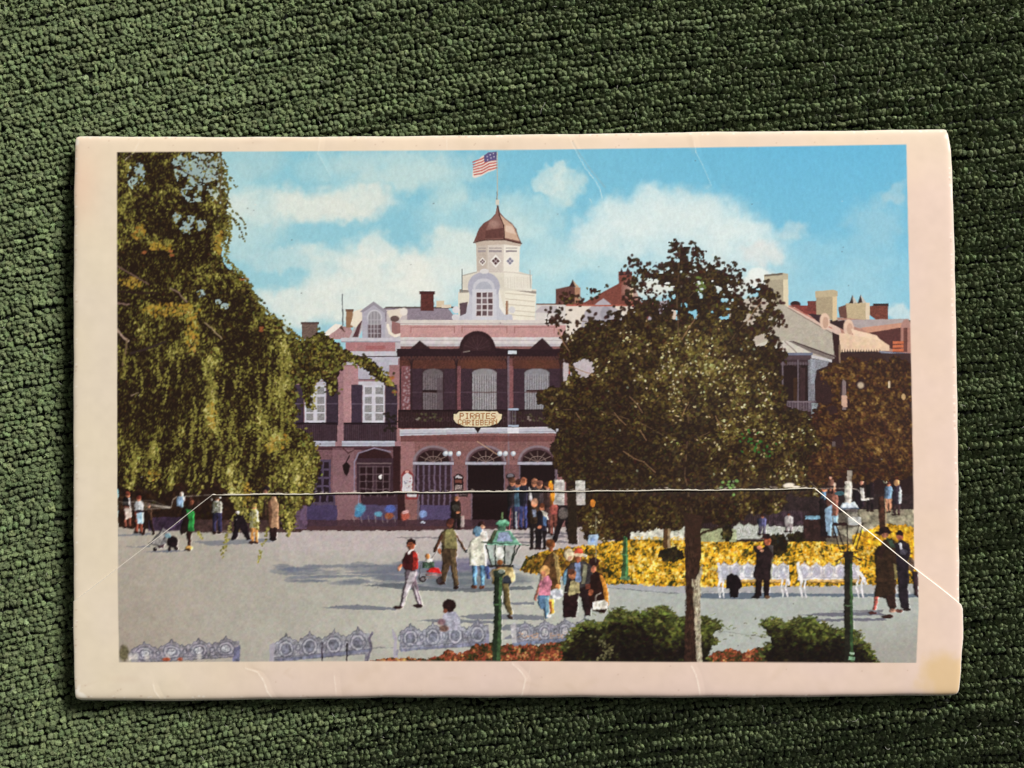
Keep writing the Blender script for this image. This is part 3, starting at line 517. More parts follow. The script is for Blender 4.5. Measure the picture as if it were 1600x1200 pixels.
# man pushing the red pram
poly([(690, 857), (714, 857), (713, 878), (717, 914), (710, 917), (703, 882), (695, 910), (687, 909), (691, 882)], (78, 60, 44)); poly([(704, 858), (713, 858), (712, 880), (716, 912), (712, 912), (706, 880)], (104, 86, 60)); ell(690, 911, 6, 2.6, (50, 32, 28)); ell(713, 918, 4, 3, (50, 32, 28))
poly([(688, 834), (696, 827), (707, 826), (713, 833), (715, 857), (691, 857)], (132, 124, 82), tex=.12); poly([(688, 834), (696, 827), (694, 857), (691, 857)], (86, 68, 46), .8); poly([(689, 833), (693, 836), (682, 862), (676, 862)], (84, 52, 38)); poly([(711, 834), (715, 836), (728, 858), (725, 861)], (96, 66, 46)); ell(703, 818, 5.5, 7, (116, 66, 50)); ell(704, 815, 5.5, 5, (84, 46, 40)); ell(729, 861, 3, 3, (66, 66, 74)); ell(687, 861, 3, 4, (196, 116, 80))
line((681, 862), (672, 880), 1, (120, 110, 110)); ell(668, 869, 4, 4.2, (196, 130, 72)); rect(665, 873, 676, 878, (224, 222, 216)); poly([(660, 878), (679, 878), (679, 888), (660, 888)], (72, 92, 76), tex=.4); poly([(666, 894), (671, 888), (680, 886), (687, 890), (690, 896)], (222, 42, 40)); rect(664, 896, 690, 900, (150, 120, 120)); ell(661, 905, 5, 5, (60, 50, 54)); ell(686, 906, 5, 5, (60, 50, 54)); ell(661, 905, 2.5, 2.5, (140, 136, 140)); line((658, 880), (655, 905), 1.6, (90, 90, 94)); rect(664, 901, 684, 904, (130, 120, 120), .8)
# woman in the white coat
for x in (738, 750): poly([(x, 884), (x + 8, 884), (x + 6.5, 914), (x + 1.5, 914)], (96, 142, 180)); ell(x + 3, 917, 4.5, 3, (112, 66, 46)); line((x + 5, 886), (x + 4.5, 912), 1.6, (130, 176, 206), .8)
poly([(757, 886), (764, 884), (766, 905), (760, 904)], (70, 82, 130))
ell(753, 819, 5, 5, (60, 34, 34)); ell(754, 823, 3, 3.5, (206, 150, 124)); poly([(751, 828), (760, 832), (762, 846), (752, 842)], (222, 214, 204))
poly([(736, 846), (742, 839), (752, 838), (758, 846), (761, 884), (734, 884), (734, 862)], (228, 226, 208), tex=.07); poly([(748, 842), (756, 846), (758, 883), (750, 883)], (206, 204, 186), .6); ell(746, 830, 6.5, 7.5, (100, 136, 164)); ell(748, 828, 4, 5, (134, 166, 188), .7); poly([(734, 850), (738, 850), (735, 864), (730, 862)], (214, 210, 196))
# man half hidden by the lamp
ell(783, 884, 8, 7, (120, 74, 54)); poly([(768, 890), (800, 884), (804, 904), (798, 912), (770, 912)], (160, 138, 90)); ell(800, 901, 5, 9, (216, 196, 146), 1, .3); ell(792, 908, 7, 9, (46, 50, 60)); poly([(785, 912), (795, 912), (797, 940), (802, 960), (797, 962), (788, 944)], (112, 98, 62)); ell(797, 964, 5, 3, (60, 44, 40), 1, .3, .6)
# group with the cowboy hat
poly([(848, 880), (856, 866), (866, 862), (873, 872), (876, 900), (876, 918), (862, 922), (850, 905)], (96, 66, 38), tex=.15); poly([(864, 862), (872, 868), (876, 898), (873, 916), (869, 892)], (160, 134, 84)); ell(860, 850, 7, 8, (112, 66, 38)); ell(861, 858, 3.5, 4, (168, 100, 66)); ell(872, 916, 4, 4, (196, 130, 80)); poly([(860, 922), (878, 921), (880, 932), (872, 936), (861, 934)], (208, 210, 220)); poly([(858, 936), (866, 936), (866, 958), (860, 960)], (206, 160, 70)); poly([(858, 940), (862, 940), (862, 958), (859, 958)], (150, 80, 40))
poly([(841, 930), (858, 930), (856, 948), (857, 965), (852, 966), (849, 952), (844, 950), (840, 942)], (84, 116, 146)); poly([(852, 932), (858, 930), (857, 962), (854, 964)], (128, 170, 190)); poly([(843, 904), (849, 899), (858, 900), (862, 908), (860, 930), (842, 930), (840, 920)], (204, 128, 148), tex=.14); poly([(841, 912), (844, 914), (838, 938), (834, 936)], (186, 116, 100)); ell(851, 892, 7.5, 8.5, (216, 166, 104)); ell(849, 897, 4, 5, (196, 130, 96)); ell(846, 903, 3, 4, (222, 176, 150)); ell(858, 962, 4, 2, (226, 220, 214))
ell(889, 866, 8, 9, (230, 212, 176), 1, .3); ell(890, 872, 4, 4, (206, 160, 130))
poly([(906, 914), (926, 912), (925, 940), (922, 962), (914, 962), (908, 935), (904, 930)], (44, 28, 30)); poly([(882, 890), (892, 879), (914, 876), (924, 884), (928, 912), (905, 918), (884, 910)], (62, 56, 58), tex=.14); poly([(898, 879), (907, 878), (908, 908), (899, 912)], (124, 142, 176)); poly([(880, 896), (886, 888), (884, 912), (879, 915)], (110, 150, 176)); poly([(912, 880), (918, 884), (914, 912), (909, 912)], (124, 122, 100)); ell(903, 872, 5.5, 6.5, SKD); ell(904, 866, 11, 2.6, (232, 206, 172), ang=.1); poly([(897, 865), (898, 858), (903, 856), (909, 857), (911, 864)], (206, 84, 60)); ell(914, 868, 4, 2, (222, 214, 196))
poly([(881, 926), (904, 926), (903, 945), (900, 964), (881, 964), (879, 945)], (44, 24, 26)); poly([(884, 912), (895, 906), (905, 910), (906, 926), (890, 930), (884, 924)], (184, 172, 124), tex=.15); poly([(884, 908), (892, 904), (888, 926), (882, 924)], (52, 40, 42)); ell(894, 897, 6, 7.5, (178, 112, 76)); ell(892, 893, 6, 5, (92, 56, 42))
poly([(922, 900), (930, 892), (940, 896), (948, 912), (951, 945), (944, 958), (926, 954), (920, 940)], (48, 26, 22)); poly([(937, 898), (942, 900), (949, 916), (951, 946), (946, 942), (941, 915)], (184, 122, 50)); ell(928, 878, 8, 8, (50, 28, 26)); ell(927, 889, 4, 5, (170, 104, 80)); ell(923, 925, 4, 5, SKD); poly([(926, 940), (944, 936), (950, 942), (949, 950), (926, 953)], (240, 234, 220)); pline([(930, 940), (932, 930), (938, 926)], 1.2, (180, 170, 160))
rect(915, 912, 922, 920, (120, 60, 44), .7)
# musician by the bench, dark case
poly([(1134, 900), (1142, 895), (1152, 898), (1158, 908), (1160, 916), (1154, 920), (1153, 933), (1140, 933), (1139, 920), (1134, 918)], (28, 18, 22))
poly([(1181, 904), (1190, 904), (1189, 931), (1179, 933), (1178, 930)], (36, 22, 24)); poly([(1192, 904), (1202, 902), (1201, 932), (1193, 932)], (34, 20, 22)); ell(1180, 933, 6, 2, (30, 18, 20)); ell(1198, 933, 5, 2.4, (96, 70, 50))
poly([(1180, 866), (1188, 858), (1198, 850), (1207, 854), (1208, 870), (1204, 890), (1203, 906), (1180, 906), (1176, 900), (1181, 880)], (44, 30, 32), tex=.12); poly([(1176, 852), (1184, 852), (1194, 862), (1190, 868), (1178, 862)], (40, 28, 30)); ell(1186, 855, 4, 3, SK); ell(1190, 860, 3, 2.5, (206, 150, 120)); ell(1198, 845, 5.5, 6.5, SKD); poly([(1190, 840), (1194, 833), (1202, 833), (1204, 841)], (38, 22, 26)); line((1188, 841), (1198, 841), 1.6, (70, 30, 26)); poly([(1199, 850), (1207, 852), (1208, 866), (1203, 860)], (92, 90, 88), .7); poly([(1205, 870), (1208, 872), (1206, 905), (1203, 905)], (120, 120, 84), .5)
# people on the far right
rect(1321, 690, 1331, 782, (176, 170, 160), tex=.1); ell(1326, 757, 6, 5, (214, 206, 186)); 
rect(1254, 808, 1286, 842, (56, 36, 34), tex=.15); rect(1257, 806, 1282, 811, (120, 160, 182)); rect(1200, 800, 1254, 822, (54, 38, 46), .8, tex=.3)
for x in np.arange(1200, 1252, 3): line((x, 798), (x, 820), .9, (92, 78, 90), .6)
figure(1190, 804, 835, 14, (84, 84, 120), (90, 84, 100), (70, 36, 32)); figure(1232, 802, 830, 14, (210, 204, 204), (150, 140, 140), (120, 60, 40))
poly([(1302, 830), (1440, 800), (1440, 822), (1400, 825), (1330, 842)], (176, 172, 150), .85, tex=.08); rect(1340, 796, 1428, 822, (164, 158, 132), .8, tex=.08)
foliage(pmask([(1330, 836), (1380, 818), (1428, 822), (1428, 852), (1330, 852)], 1, 61), lightmap([], .6, 62, 8, .3), [(100, 80, 30), (220, 160, 30), (244, 200, 60)], 420, 2.5, 4.5, 63, jit=.4)
figure(1282 + 6, 755, 838, 13, (110, 150, 180), (40, 30, 36), (50, 32, 32), hem=.3); figure(1300, 753, 838, 20, (120, 78, 66), (146, 178, 200), (196, 168, 150), hem=.62); poly([(1280, 780), (1286, 775), (1290, 838), (1281, 838)], (34, 24, 28)); poly([(1288, 795), (1299, 788), (1298, 828), (1290, 830)], (148, 178, 204))
poly([(1332, 770), (1342, 760), (1350, 765), (1350, 790), (1346, 796), (1338, 790)], (36, 26, 34)); ell(1346, 753, 4, 5, (206, 140, 120)); poly([(1343, 762), (1350, 762), (1351, 779), (1346, 780)], (170, 166, 160)); figure(1360, 743, 798, 13, (36, 24, 28), (34, 24, 28), (36, 22, 24)); rect(1346, 779, 1358, 782, (230, 226, 220))
figure(1388, 752, 800, 12, (140, 174, 210), (196, 140, 110), (80, 46, 40)); ell(1383, 752, 3, 3, (200, 200, 170)); figure(1401, 749, 804, 14, (62, 50, 66), (70, 50, 52), (206, 150, 100), hem=.7); ell(1401, 754, 5, 5.5, (210, 158, 110)); poly([(1405, 760), (1409, 766), (1408, 786), (1404, 786)], (170, 176, 180))
poly([(1372, 776), (1381, 776), (1384, 826), (1374, 828)], (72, 44, 34), tex=.2); line((1383, 780), (1385, 822), 1.5, (176, 152, 120))
for (x0, y0) in ((0, 0),):
    ell(1382, 829, 9, 6.5, (44, 26, 26)); ell(1380, 832, 15, 3, (44, 26, 26)); ell(1383, 836, 6, 4, (150, 96, 76))
    poly([(1366, 868), (1372, 856), (1382, 842), (1394, 840), (1402, 852), (1404, 875), (1400, 905), (1398, 935), (1390, 935), (1366, 932), (1368, 900)], (58, 40, 28), tex=.16); poly([(1364, 866), (1372, 852), (1384, 856), (1376, 872)], (46, 28, 24)); poly([(1384, 840), (1394, 842), (1400, 856), (1392, 856)], (52, 66, 52)); poly([(1396, 880), (1403, 884), (1401, 905), (1397, 905)], (120, 110, 72)); poly([(1365, 932), (1372, 932), (1368, 952), (1363, 952)], (166, 84, 76)); ell(1363, 957, 7, 2.4, (84, 44, 42)); poly([(1382, 930), (1398, 928), (1400, 948), (1394, 956), (1386, 945)], (54, 34, 30)); ell(1394, 954, 6, 3, (196, 140, 118), .8); ell(1386, 963, 9, 3, (70, 38, 34)); ell(1404, 954, 5, 3, (120, 76, 66))
    poly([(1398, 850), (1408, 842), (1420, 850), (1424, 864), (1418, 876), (1420, 905), (1418, 920), (1420, 950), (1408, 950), (1404, 935), (1402, 905), (1400, 880)], (40, 32, 40), tex=.14); ell(1406, 837, 6, 7.5, (146, 86, 66)); poly([(1399, 836), (1402, 829), (1408, 829), (1412, 836), (1409, 838)], (36, 22, 24)); poly([(1404, 848), (1408, 848), (1410, 858), (1406, 860)], (206, 206, 214)); ell(1412, 862, 6, 4, (84, 80, 92)); ell(1416, 952, 7, 2.6, (40, 26, 28)); poly([(1424, 890), (1434, 894), (1434, 932), (1428, 930)], (56, 40, 44)); ell(1424, 882, 6, 10, (74, 60, 70), .8)

rounding(PRE)
for e_ in ((1015, 452, 34, 16), (1040, 440, 30, 16), (1100, 440, 50, 24), (1155, 452, 24, 18)): ell(*e_, (232, 232, 222), .75, 1.0)
# ---- round-crowned evergreen, its neighbours
SKY_H = [(1018, 447, 9, 5), (1040, 452, 7, 6), (1002, 466, 10, 6), (1030, 466, 8, 4), (1052, 462, 5, 4), (1155, 452, 8, 6), (1010, 440, 6, 4), (1078, 400, 5, 7)]
crown_e = [(1058, 384, 10, 13), (1072, 398, 6, 8), (1086, 396, 12, 15), (1065, 410, 20, 12), (992, 408, 8, 8), (984, 405, 6, 5), (1004, 422, 10, 9), (1045, 425, 32, 16), (1108, 425, 24, 16), (1130, 418, 10, 10), (1146, 412, 6, 9), (1155, 422, 6, 4), (1120, 440, 38, 16), (1015, 440, 22, 12), (1050, 450, 36, 20), (1100, 465, 62, 26), (1182, 452, 18, 12), (1196, 465, 18, 16), (1206, 488, 14, 14), (1214, 502, 13, 10), (1190, 505, 24, 18), (1150, 490, 30, 30), (866, 490, 10, 8), (876, 502, 16, 7), (860, 500, 7, 8), (888, 470, 20, 8), (924, 458, 12, 6), (943, 450, 7, 6), (990, 440, 12, 9), (1000, 466, 30, 10), (925, 505, 26, 9), (905, 520, 26, 12), (950, 520, 40, 16), (900, 545, 24, 24), (1000, 500, 50, 25), (1050, 540, 130, 65), (960, 555, 80, 40), (1150, 570, 80, 60), (1000, 615, 125, 60), (862, 620, 24, 16), (882, 640, 36, 34), (930, 640, 70, 50), (1130, 620, 100, 60), (1210, 590, 14, 50), (1170, 680, 95, 62), (1240, 660, 30, 24), (1262, 680, 26, 24), (1000, 700, 140, 60), (905, 710, 42, 46), (884, 690, 20, 20), (1100, 745, 140, 62), (1230, 720, 56, 44), (1255, 755, 28, 22), (1190, 780, 40, 22), (960, 770, 70, 40), (1020, 800, 70, 26), (930, 800, 32, 24), (940, 828, 36, 18), (1000, 815, 40, 14), (1060, 812, 40, 16), (1130, 800, 40, 20)]
cm = lace(ellmask(crown_e, 3.6, 91, 7), 4, 1.0, 93, 6)
hol = ellmask(SKY_H + [(1028, 455, 16, 9), (1000, 462, 10, 9), (1160, 455, 10, 8), (1146, 452, 7, 5), (1118, 408, 6, 6), (1168, 440, 8, 8), (930, 490, 16, 9), (905, 502, 12, 6), (912, 575, 14, 12), (1188, 530, 12, 8), (1170, 500, 10, 8), (1230, 575, 14, 10)], 3.0, 94, 6)
band = cm & ~(boxblur(boxblur(cm, 7), 7) > .93) & (YY < 545)
cm2 = cm & ~hol & ~(band & (vnoise(CH, CW, 8, 125, 2) > .56)) & ~((YY < 500) & (vnoise(CH, CW, 9, 126, 2) > .70))
TREEBG = INK.copy()
Lc = lightmap([(1110, 575, 80, 55, .16), (1160, 650, 70, 50, .17), (940, 565, 50, 30, .10), (1050, 415, 130, 60, -.10), (1000, 690, 150, 60, -.10), (930, 760, 90, 60, -.14), (1110, 790, 90, 30, -.10), (1200, 705, 60, 40, .12), (1060, 550, 50, 30, .08), (900, 640, 60, 40, -.03)], .17, 95, 20, .22, fine=.14)
Lc = np.clip(Lc - .05 + .26 * (vnoise(CH, CW, 24, 123, 2) - .5), 0, 1)
foliage(cm2, Lc, [(42, 26, 19), (60, 43, 25), (88, 72, 35), (118, 106, 52), (154, 143, 84), (206, 200, 156)], 12000, 1.8, 4.4, 96, 1.55, jit=.32, pw=1.0, alpha=.8, tex=(.6, .45), keep=.9)
hi = cm2 & (Lc > .2) & (YY > 500)
foliage(hi, Lc + .35, [(84, 66, 36), (140, 122, 70), (196, 184, 136), (226, 220, 184)], 520, 1.4, 2.6, 98, 1.7, (0, 1, 1, 2, 3), base=False, jit=.35, alpha=.9)
edge = cm & ~ellmask([(c[0], c[1], max(c[2] - 5, 1), max(c[3] - 5, 1)) for c in crown_e], 3.6, 91, 7)
edge = edge | (band & (rng.random((CH, CW)) < .5))
foliage(edge & (YY < 560), np.full((CH, CW), .12, np.float32), [(50, 30, 24), (64, 42, 28), (88, 74, 42)], 1150, 2.6, 5.2, 97, 1.45, base=False, jit=.3, loose=16)
for _ in range(26): x = 1060 + 260 * 0 + r2.normal(1180 - 1060, 14); dab(x, 690 + r2.normal(0, 12), 2.5, 1.5, int(4 * r2.random()) * math.pi / 4, C((52, 116, 46)), .85)
for _ in range(12): dab(1096 + r2.normal(0, 6), 446 + r2.normal(0, 8), 2.5, 2, 0, C((104, 128, 60)), .8); dab(1142 + r2.normal(0, 10), 757 + r2.normal(0, 5), 2.5, 2, 0, C((120, 166, 90)), .8)
for x, y in ((988, 445), (905, 465), (980, 605), (968, 672), (995, 735), (1178, 545), (1158, 545), (1115, 740), (1146, 752)): dab(x, y, 2.0, 1.5, .6, C((160, 176, 150)), .6)
for p in ([(984, 620), (996, 632), (1004, 645)], [(960, 645), (968, 655), (978, 664)], [(1076, 628), (1070, 640), (1066, 650)], [(974, 705), (990, 716), (1006, 722), (1024, 738)], [(1118, 650), (1126, 668)], [(1066, 530), (1078, 510), (1092, 490)], [(872, 515), (880, 535), (890, 550)], [(890, 572), (910, 580), (930, 586)], [(1170, 500), (1178, 485), (1190, 472)], [(900, 645), (908, 657)], [(1000, 672), (1010, 688)]): pline(p, 1.4, (150, 116, 84), .8)
for p_, w_ in (([(1082, 810), (1070, 740), (1076, 660), (1062, 560), (1058, 470), (1062, 390)], 3), ([(1074, 640), (1110, 580), (1150, 520), (1196, 470)], 2.2), ([(1066, 600), (1010, 540), (960, 510), (900, 500)], 2), ([(1072, 700), (1000, 660), (930, 640), (880, 640)], 2.2), ([(1078, 690), (1140, 660), (1220, 650)], 2), ([(1060, 500), (1020, 450), (995, 412)], 1.8), ([(1062, 480), (1100, 440), (1140, 416)], 1.8)):
    for a_, b_ in zip(p_[:-1], p_[1:]):
        for k in range(8):
            if r2.random() < .36: f = k / 8; line((a_[0] + (b_[0] - a_[0]) * f, a_[1] + (b_[1] - a_[1]) * f), (a_[0] + (b_[0] - a_[0]) * (f + .12), a_[1] + (b_[1] - a_[1]) * (f + .12)), w_ * .7, (104, 80, 58), .7)
for (x0, x1) in ((867, 882), (899, 914)):
    rect(x0, 751, x1, 789, (196, 192, 186), .95, tex=.1)
    for y in np.arange(755, 787, 3): line((x0 + 2, y), (x1 - 2 - 4 * r2.random(), y), .9, (126, 122, 120), .7)
poly([(886, 766), (900, 766), (902, 850), (888, 850)], (48, 36, 26), .95, tex=.3); ell(862, 760, 3, 6, (214, 140, 40)); ell(864, 776, 3, 7, (216, 146, 44)); ell(926, 786, 4, 6, (206, 128, 50))
line((931, 806), (931, 878), 1.3, (120, 116, 100)); poly([(920, 835), (935, 835), (933, 852), (918, 851)], (168, 190, 216)); ell(926, 843, 3, 4, (110, 140, 190), .7, .8)
# small tree far right
ct = ellmask([(1365, 605, 60, 42), (1330, 580, 22, 24), (1405, 600, 26, 44), (1300, 592, 18, 24), (1350, 660, 80, 50), (1290, 655, 26, 26), (1405, 690, 30, 60), (1350, 715, 75, 40), (1290, 730, 30, 26)], 4.5, 101, 8)
ct = lace(ct, 4, 1.0, 99)
hl = ellmask([(1318, 610, 6, 20), (1345, 600, 8, 8), (1300, 640, 8, 8), (1308, 690, 10, 10), (1320, 632, 8, 10), (1290, 615, 10, 18)], 2, 103, 6)
foliage(ct & ~hl, lightmap([(1350, 610, 50, 40, .12), (1380, 690, 40, 30, .05), (1350, 740, 60, 20, -.2)], .20, 104, 12, .24), [(52, 30, 24), (76, 46, 28), (104, 72, 36), (136, 104, 54), (176, 150, 96)], 4200, 1.6, 4, 105, 1.5, jit=.28, alpha=.75, tex=(.7, .45))
ell(1345, 602, 5, 5, (206, 190, 160), .9, .6); rect(1388, 595, 1391, 606, (220, 200, 168), .9); ell(1412, 620, 3, 5, (214, 180, 130), .8)
figure(1298, 745, 770, 10, (120, 84, 70), (60, 40, 40), (206, 160, 140))
rect(1324, 735, 1331, 772, (168, 160, 150), .9)
# trunk of the round tree
poly([(1068, 800), (1098, 806), (1094, 830), (1096, 860), (1092, 890), (1096, 1033), (1069, 1033), (1072, 950), (1070, 900), (1070, 850)], (62, 40, 30), tex=.2)
poly([(1086, 905), (1092, 893), (1096, 880), (1098, 894), (1093, 905), (1094, 930), (1093, 980), (1097, 1033), (1087, 1033), (1085, 990), (1084, 960), (1082, 925), (1080, 904)], (178, 168, 142), tex=.2); poly([(1090, 910), (1094, 930), (1093, 980), (1096, 1033), (1092, 1033), (1090, 980)], (206, 196, 172), .8); ell(1091, 972, 2.4, 3.5, (116, 104, 96), .7); pline([(1088, 838), (1102, 830), (1118, 826), (1132, 818)], 3.4, (56, 40, 26)); pline([(1080, 820), (1060, 790), (1040, 760)], 5, (52, 34, 26), .7); poly([(1078, 1000), (1086, 1000), (1088, 1033), (1078, 1033)], (92, 84, 56), .5, tex=.4)
rect(1036, 826, 1047, 856, (92, 64, 40), tex=.2); rect(1043, 826, 1047, 856, (170, 150, 116), .8)

# ---- weeping tree at the left
dark_under = pmask([(183, 740), (330, 720), (470, 740), (470, 830), (300, 830), (183, 824)], 1.5, 110)
foliage(dark_under, lightmap([], .1, 111), [(42, 26, 20), (60, 40, 26), (78, 60, 34)], 700, 2.5, 6, 112, jit=.2)
rect(232, 808, 300, 830, (66, 50, 76), .8, tex=.2); rect(300, 812, 470, 832, (84, 62, 62), .75, tex=.2); rect(440, 790, 480, 826, (104, 82, 108), .8, tex=.15)
w1 = pmask([(178, 232), (346, 232), (351, 262), (352, 296), (358, 312), (353, 332), (356, 352), (352, 376), (346, 396), (352, 412), (368, 424), (382, 434), (387, 446), (394, 456), (401, 470), (412, 488), (430, 496), (446, 506), (458, 518), (470, 532), (478, 528), (492, 518), (506, 518), (518, 526), (530, 540), (545, 549), (562, 554), (580, 562), (594, 574), (602, 584), (610, 592), (616, 606), (612, 604), (600, 598), (588, 590), (578, 582), (566, 574), (552, 566), (540, 562), (533, 575), (531, 592), (524, 612), (516, 626), (512, 606), (505, 590), (494, 600), (486, 620), (488, 640), (478, 640), (468, 600), (462, 600), (464, 640), (460, 668), (478, 674), (490, 688), (498, 706), (500, 728), (494, 756), (488, 786), (478, 780), (466, 800), (452, 830), (444, 832), (436, 806), (424, 780), (412, 800), (398, 820), (384, 810), (368, 790), (350, 760), (334, 742), (318, 764), (300, 772), (284, 752), (266, 764), (246, 776), (226, 762), (206, 768), (190, 758), (178, 762)], 2.6, 113, 8)
w1 = lace(w1, 3, 1.0, 114, 5)
wh = ellmask([(282, 252, 12, 8), (300, 262, 16, 12), (322, 256, 12, 12), (330, 270, 9, 12), (304, 282, 12, 9), (338, 300, 6, 8), (310, 312, 5, 5), (292, 356, 7, 9), (277, 340, 6, 7), (313, 458, 7, 6), (340, 470, 6, 5), (352, 476, 5, 4), (218, 266, 7, 12), (207, 282, 6, 7), (450, 512, 6, 6), (345, 260, 5, 8)], 2.6, 115, 5)
WL = lightmap([(190, 330, 16, 70, .22), (216, 362, 14, 16, .3), (338, 330, 16, 46, .2), (342, 375, 12, 26, .3), (250, 382, 24, 10, .3), (262, 310, 24, 16, .06), (195, 260, 12, 20, .2), (228, 300, 18, 14, .05), (265, 486, 46, 12, .34), (232, 512, 14, 18, .3), (300, 515, 14, 34, .38), (276, 548, 14, 14, .25), (334, 570, 16, 22, .22), (330, 620, 14, 60, .38), (390, 440, 30, 12, .26), (290, 440, 30, 14, .16), (345, 430, 24, 14, .14), (440, 540, 16, 40, .3), (452, 590, 10, 60, .25), (410, 500, 22, 10, .2), (436, 620, 12, 40, .28), (408, 640, 12, 30, .24), (392, 660, 16, 10, .2), (412, 670, 12, 24, .28), (250, 660, 12, 30, .2), (246, 700, 12, 36, .24), (360, 730, 14, 70, .34), (372, 770, 14, 40, .36), (430, 690, 14, 26, .3), (462, 720, 24, 30, .3), (452, 780, 14, 40, .3), (480, 710, 10, 40, .34), (208, 730, 20, 30, .16), (276, 738, 14, 26, .16), (330, 660, 14, 24, .2), (186, 690, 12, 40, .12), (302, 570, 24, 14, .1), (520, 560, 14, 24, .16), (560, 562, 30, 8, .2), (600, 584, 12, 8, .3), (500, 540, 14, 14, .1),
                (235, 270, 20, 22, -.25), (300, 352, 46, 20, -.25), (225, 400, 18, 24, -.2), (275, 395, 40, 10, -.2), (250, 430, 40, 10, -.18), (190, 480, 20, 60, -.25), (280, 592, 26, 30, -.4), (364, 510, 18, 60, -.28), (404, 612, 16, 34, -.35), (215, 610, 50, 30, -.22), (304, 716, 20, 44, -.6), (400, 745, 18, 30, -.25), (230, 640, 60, 30, -.2), (470, 580, 10, 40, -.2), (500, 575, 20, 20, -.1), (380, 690, 14, 40, -.25), (390, 560, 14, 40, -.2), (262, 640, 24, 24, -.2)], .21, 116, 17, .24, .7, .15)
dro = np.clip((YY - 500) / 120, 0, 1); WL = np.clip((WL - .14) * 1.25 + .28 * (vnoise(CH, CW, 26, 122, 2, .8) - .5) * (1 - .5 * dro) + .75 * dro * (vnoise(CH, CW, 46, 124, 2, .22) - .5), 0, 1)
WC = [(40, 26, 17), (62, 49, 24), (98, 92, 40), (136, 130, 60), (170, 162, 86), (202, 194, 130)]
bkg = INK.copy(); wh = wh | (ellmask([(312, 264, 40, 34), (340, 290, 16, 30), (300, 300, 16, 16), (214, 275, 14, 22), (300, 350, 22, 14)], 2, 127, 8) & (vnoise(CH, CW, 6, 128, 2) > .56) & w1)
foliage(w1, WL, WC, 15000, 1.4, 3.6, 117, 1.5, (0, 1, 2, 2, 2, 3), jit=.28, pw=1.0, alpha=.7, tex=(.85, .5), sx=.75)
we = w1 & ~pmask([(178, 232), (334, 232), (338, 300), (344, 330), (340, 380), (330, 400), (350, 424), (376, 446), (390, 476), (410, 502), (440, 520), (456, 540), (452, 620), (446, 668), (470, 690), (486, 710), (476, 760), (440, 790), (178, 790)])
foliage(we, np.full((CH, CW), .3, np.float32), WC, 1300, 2, 4.6, 121, 1.4, base=False, jit=.35, loose=14)
INK[wh] = INK[wh] * .22 + bkg[wh] * .45 + C((222, 226, 222)) * .33
foliage(wh, np.full((CH, CW), .3, np.float32), WC, 260, 2, 4, 118, 1.4, base=False, jit=.3, loose=6)
yel = w1 & (ellmask([(265, 484, 46, 10), (300, 520, 10, 34), (216, 362, 10, 12), (342, 378, 8, 20), (330, 650, 8, 20), (440, 690, 12, 12), (425, 695, 10, 12), (385, 770, 8, 20), (240, 742, 10, 8), (610, 596, 8, 8), (200, 440, 24, 8), (250, 384, 18, 7)], 2, 119, 5))
foliage(yel, np.full((CH, CW), .5, np.float32), [(120, 90, 30), (168, 138, 52), (196, 160, 70)], 520, 2, 4.5, 120, 1.4, base=False, jit=.4, alpha=.7)
for x, y in ((378, 436), (408, 512), (408, 516), (225, 394), (268, 398), (612, 590), (385, 436), (266, 392), (616, 612)): dab(x, y, 4, 2.5, 0, C((176, 100, 60)), .75)
for p, w, c in (([(178, 413), (205, 428), (232, 444)], 2.6, (112, 88, 78)), ([(180, 455), (215, 458), (245, 458)], 3.4, (50, 32, 28)), ([(182, 474), (202, 476)], 2.4, (130, 104, 96)), ([(180, 512), (190, 524), (200, 534)], 3.6, (176, 152, 134)), ([(198, 532), (196, 550), (192, 570)], 3, (120, 100, 72)), ([(205, 552), (230, 545), (258, 534)], 3.4, (56, 42, 42)), ([(266, 450), (280, 458), (292, 472)], 2, (142, 118, 104)), ([(320, 504), (334, 516), (347, 530)], 1.8, (170, 150, 116)), ([(200, 290), (215, 305), (240, 307)], 1.6, (46, 26, 24)), ([(345, 236), (346, 270), (344, 300), (350, 330)], 2.4, (96, 80, 44)), ([(265, 255), (290, 270), (312, 282)], 1.4, (60, 40, 30)), ([(205, 618), (216, 614)], 1.4, (150, 130, 110))): pline(p, w, c, .9)
def strand(pts, n, seed, wd=4, s=(2, 4), cols=WC[2:]):
    r = np.random.default_rng(seed); cols = [C(c) for c in cols]
    for _ in range(n):
        t = r.random() * (len(pts) - 1); i = int(t); f = t - i
        x = pts[i][0] + (pts[i + 1][0] - pts[i][0]) * f + r.normal(0, wd * .45); y = pts[i][1] + (pts[i + 1][1] - pts[i][1]) * f
        sz = s[0] + (s[1] - s[0]) * r.random(); dab(x, y, sz * .55, sz * .42, r.random() * 3, ramp(cols, r.random() * .8), .9)
rw = np.random.default_rng(99); bp = [(346, 240), (352, 300), (356, 350), (347, 396), (382, 434), (400, 470), (430, 496), (470, 530)]
for k in range(70):
    i_ = rw.integers(0, 7); f = rw.random(); x_ = bp[i_][0] + (bp[i_ + 1][0] - bp[i_][0]) * f; y_ = bp[i_][1] + (bp[i_ + 1][1] - bp[i_][1]) * f; L_ = 4 + 12 * rw.random()
    strand([(x_ - 3, y_ - 2), (x_ + 3 + 3 * rw.random(), y_ + L_ * .3), (x_ + 4 + 3 * rw.random(), y_ + L_)], int(6 + L_ * .8), 300 + k, 1.6, (1.5, 3.2), WC[1:5])
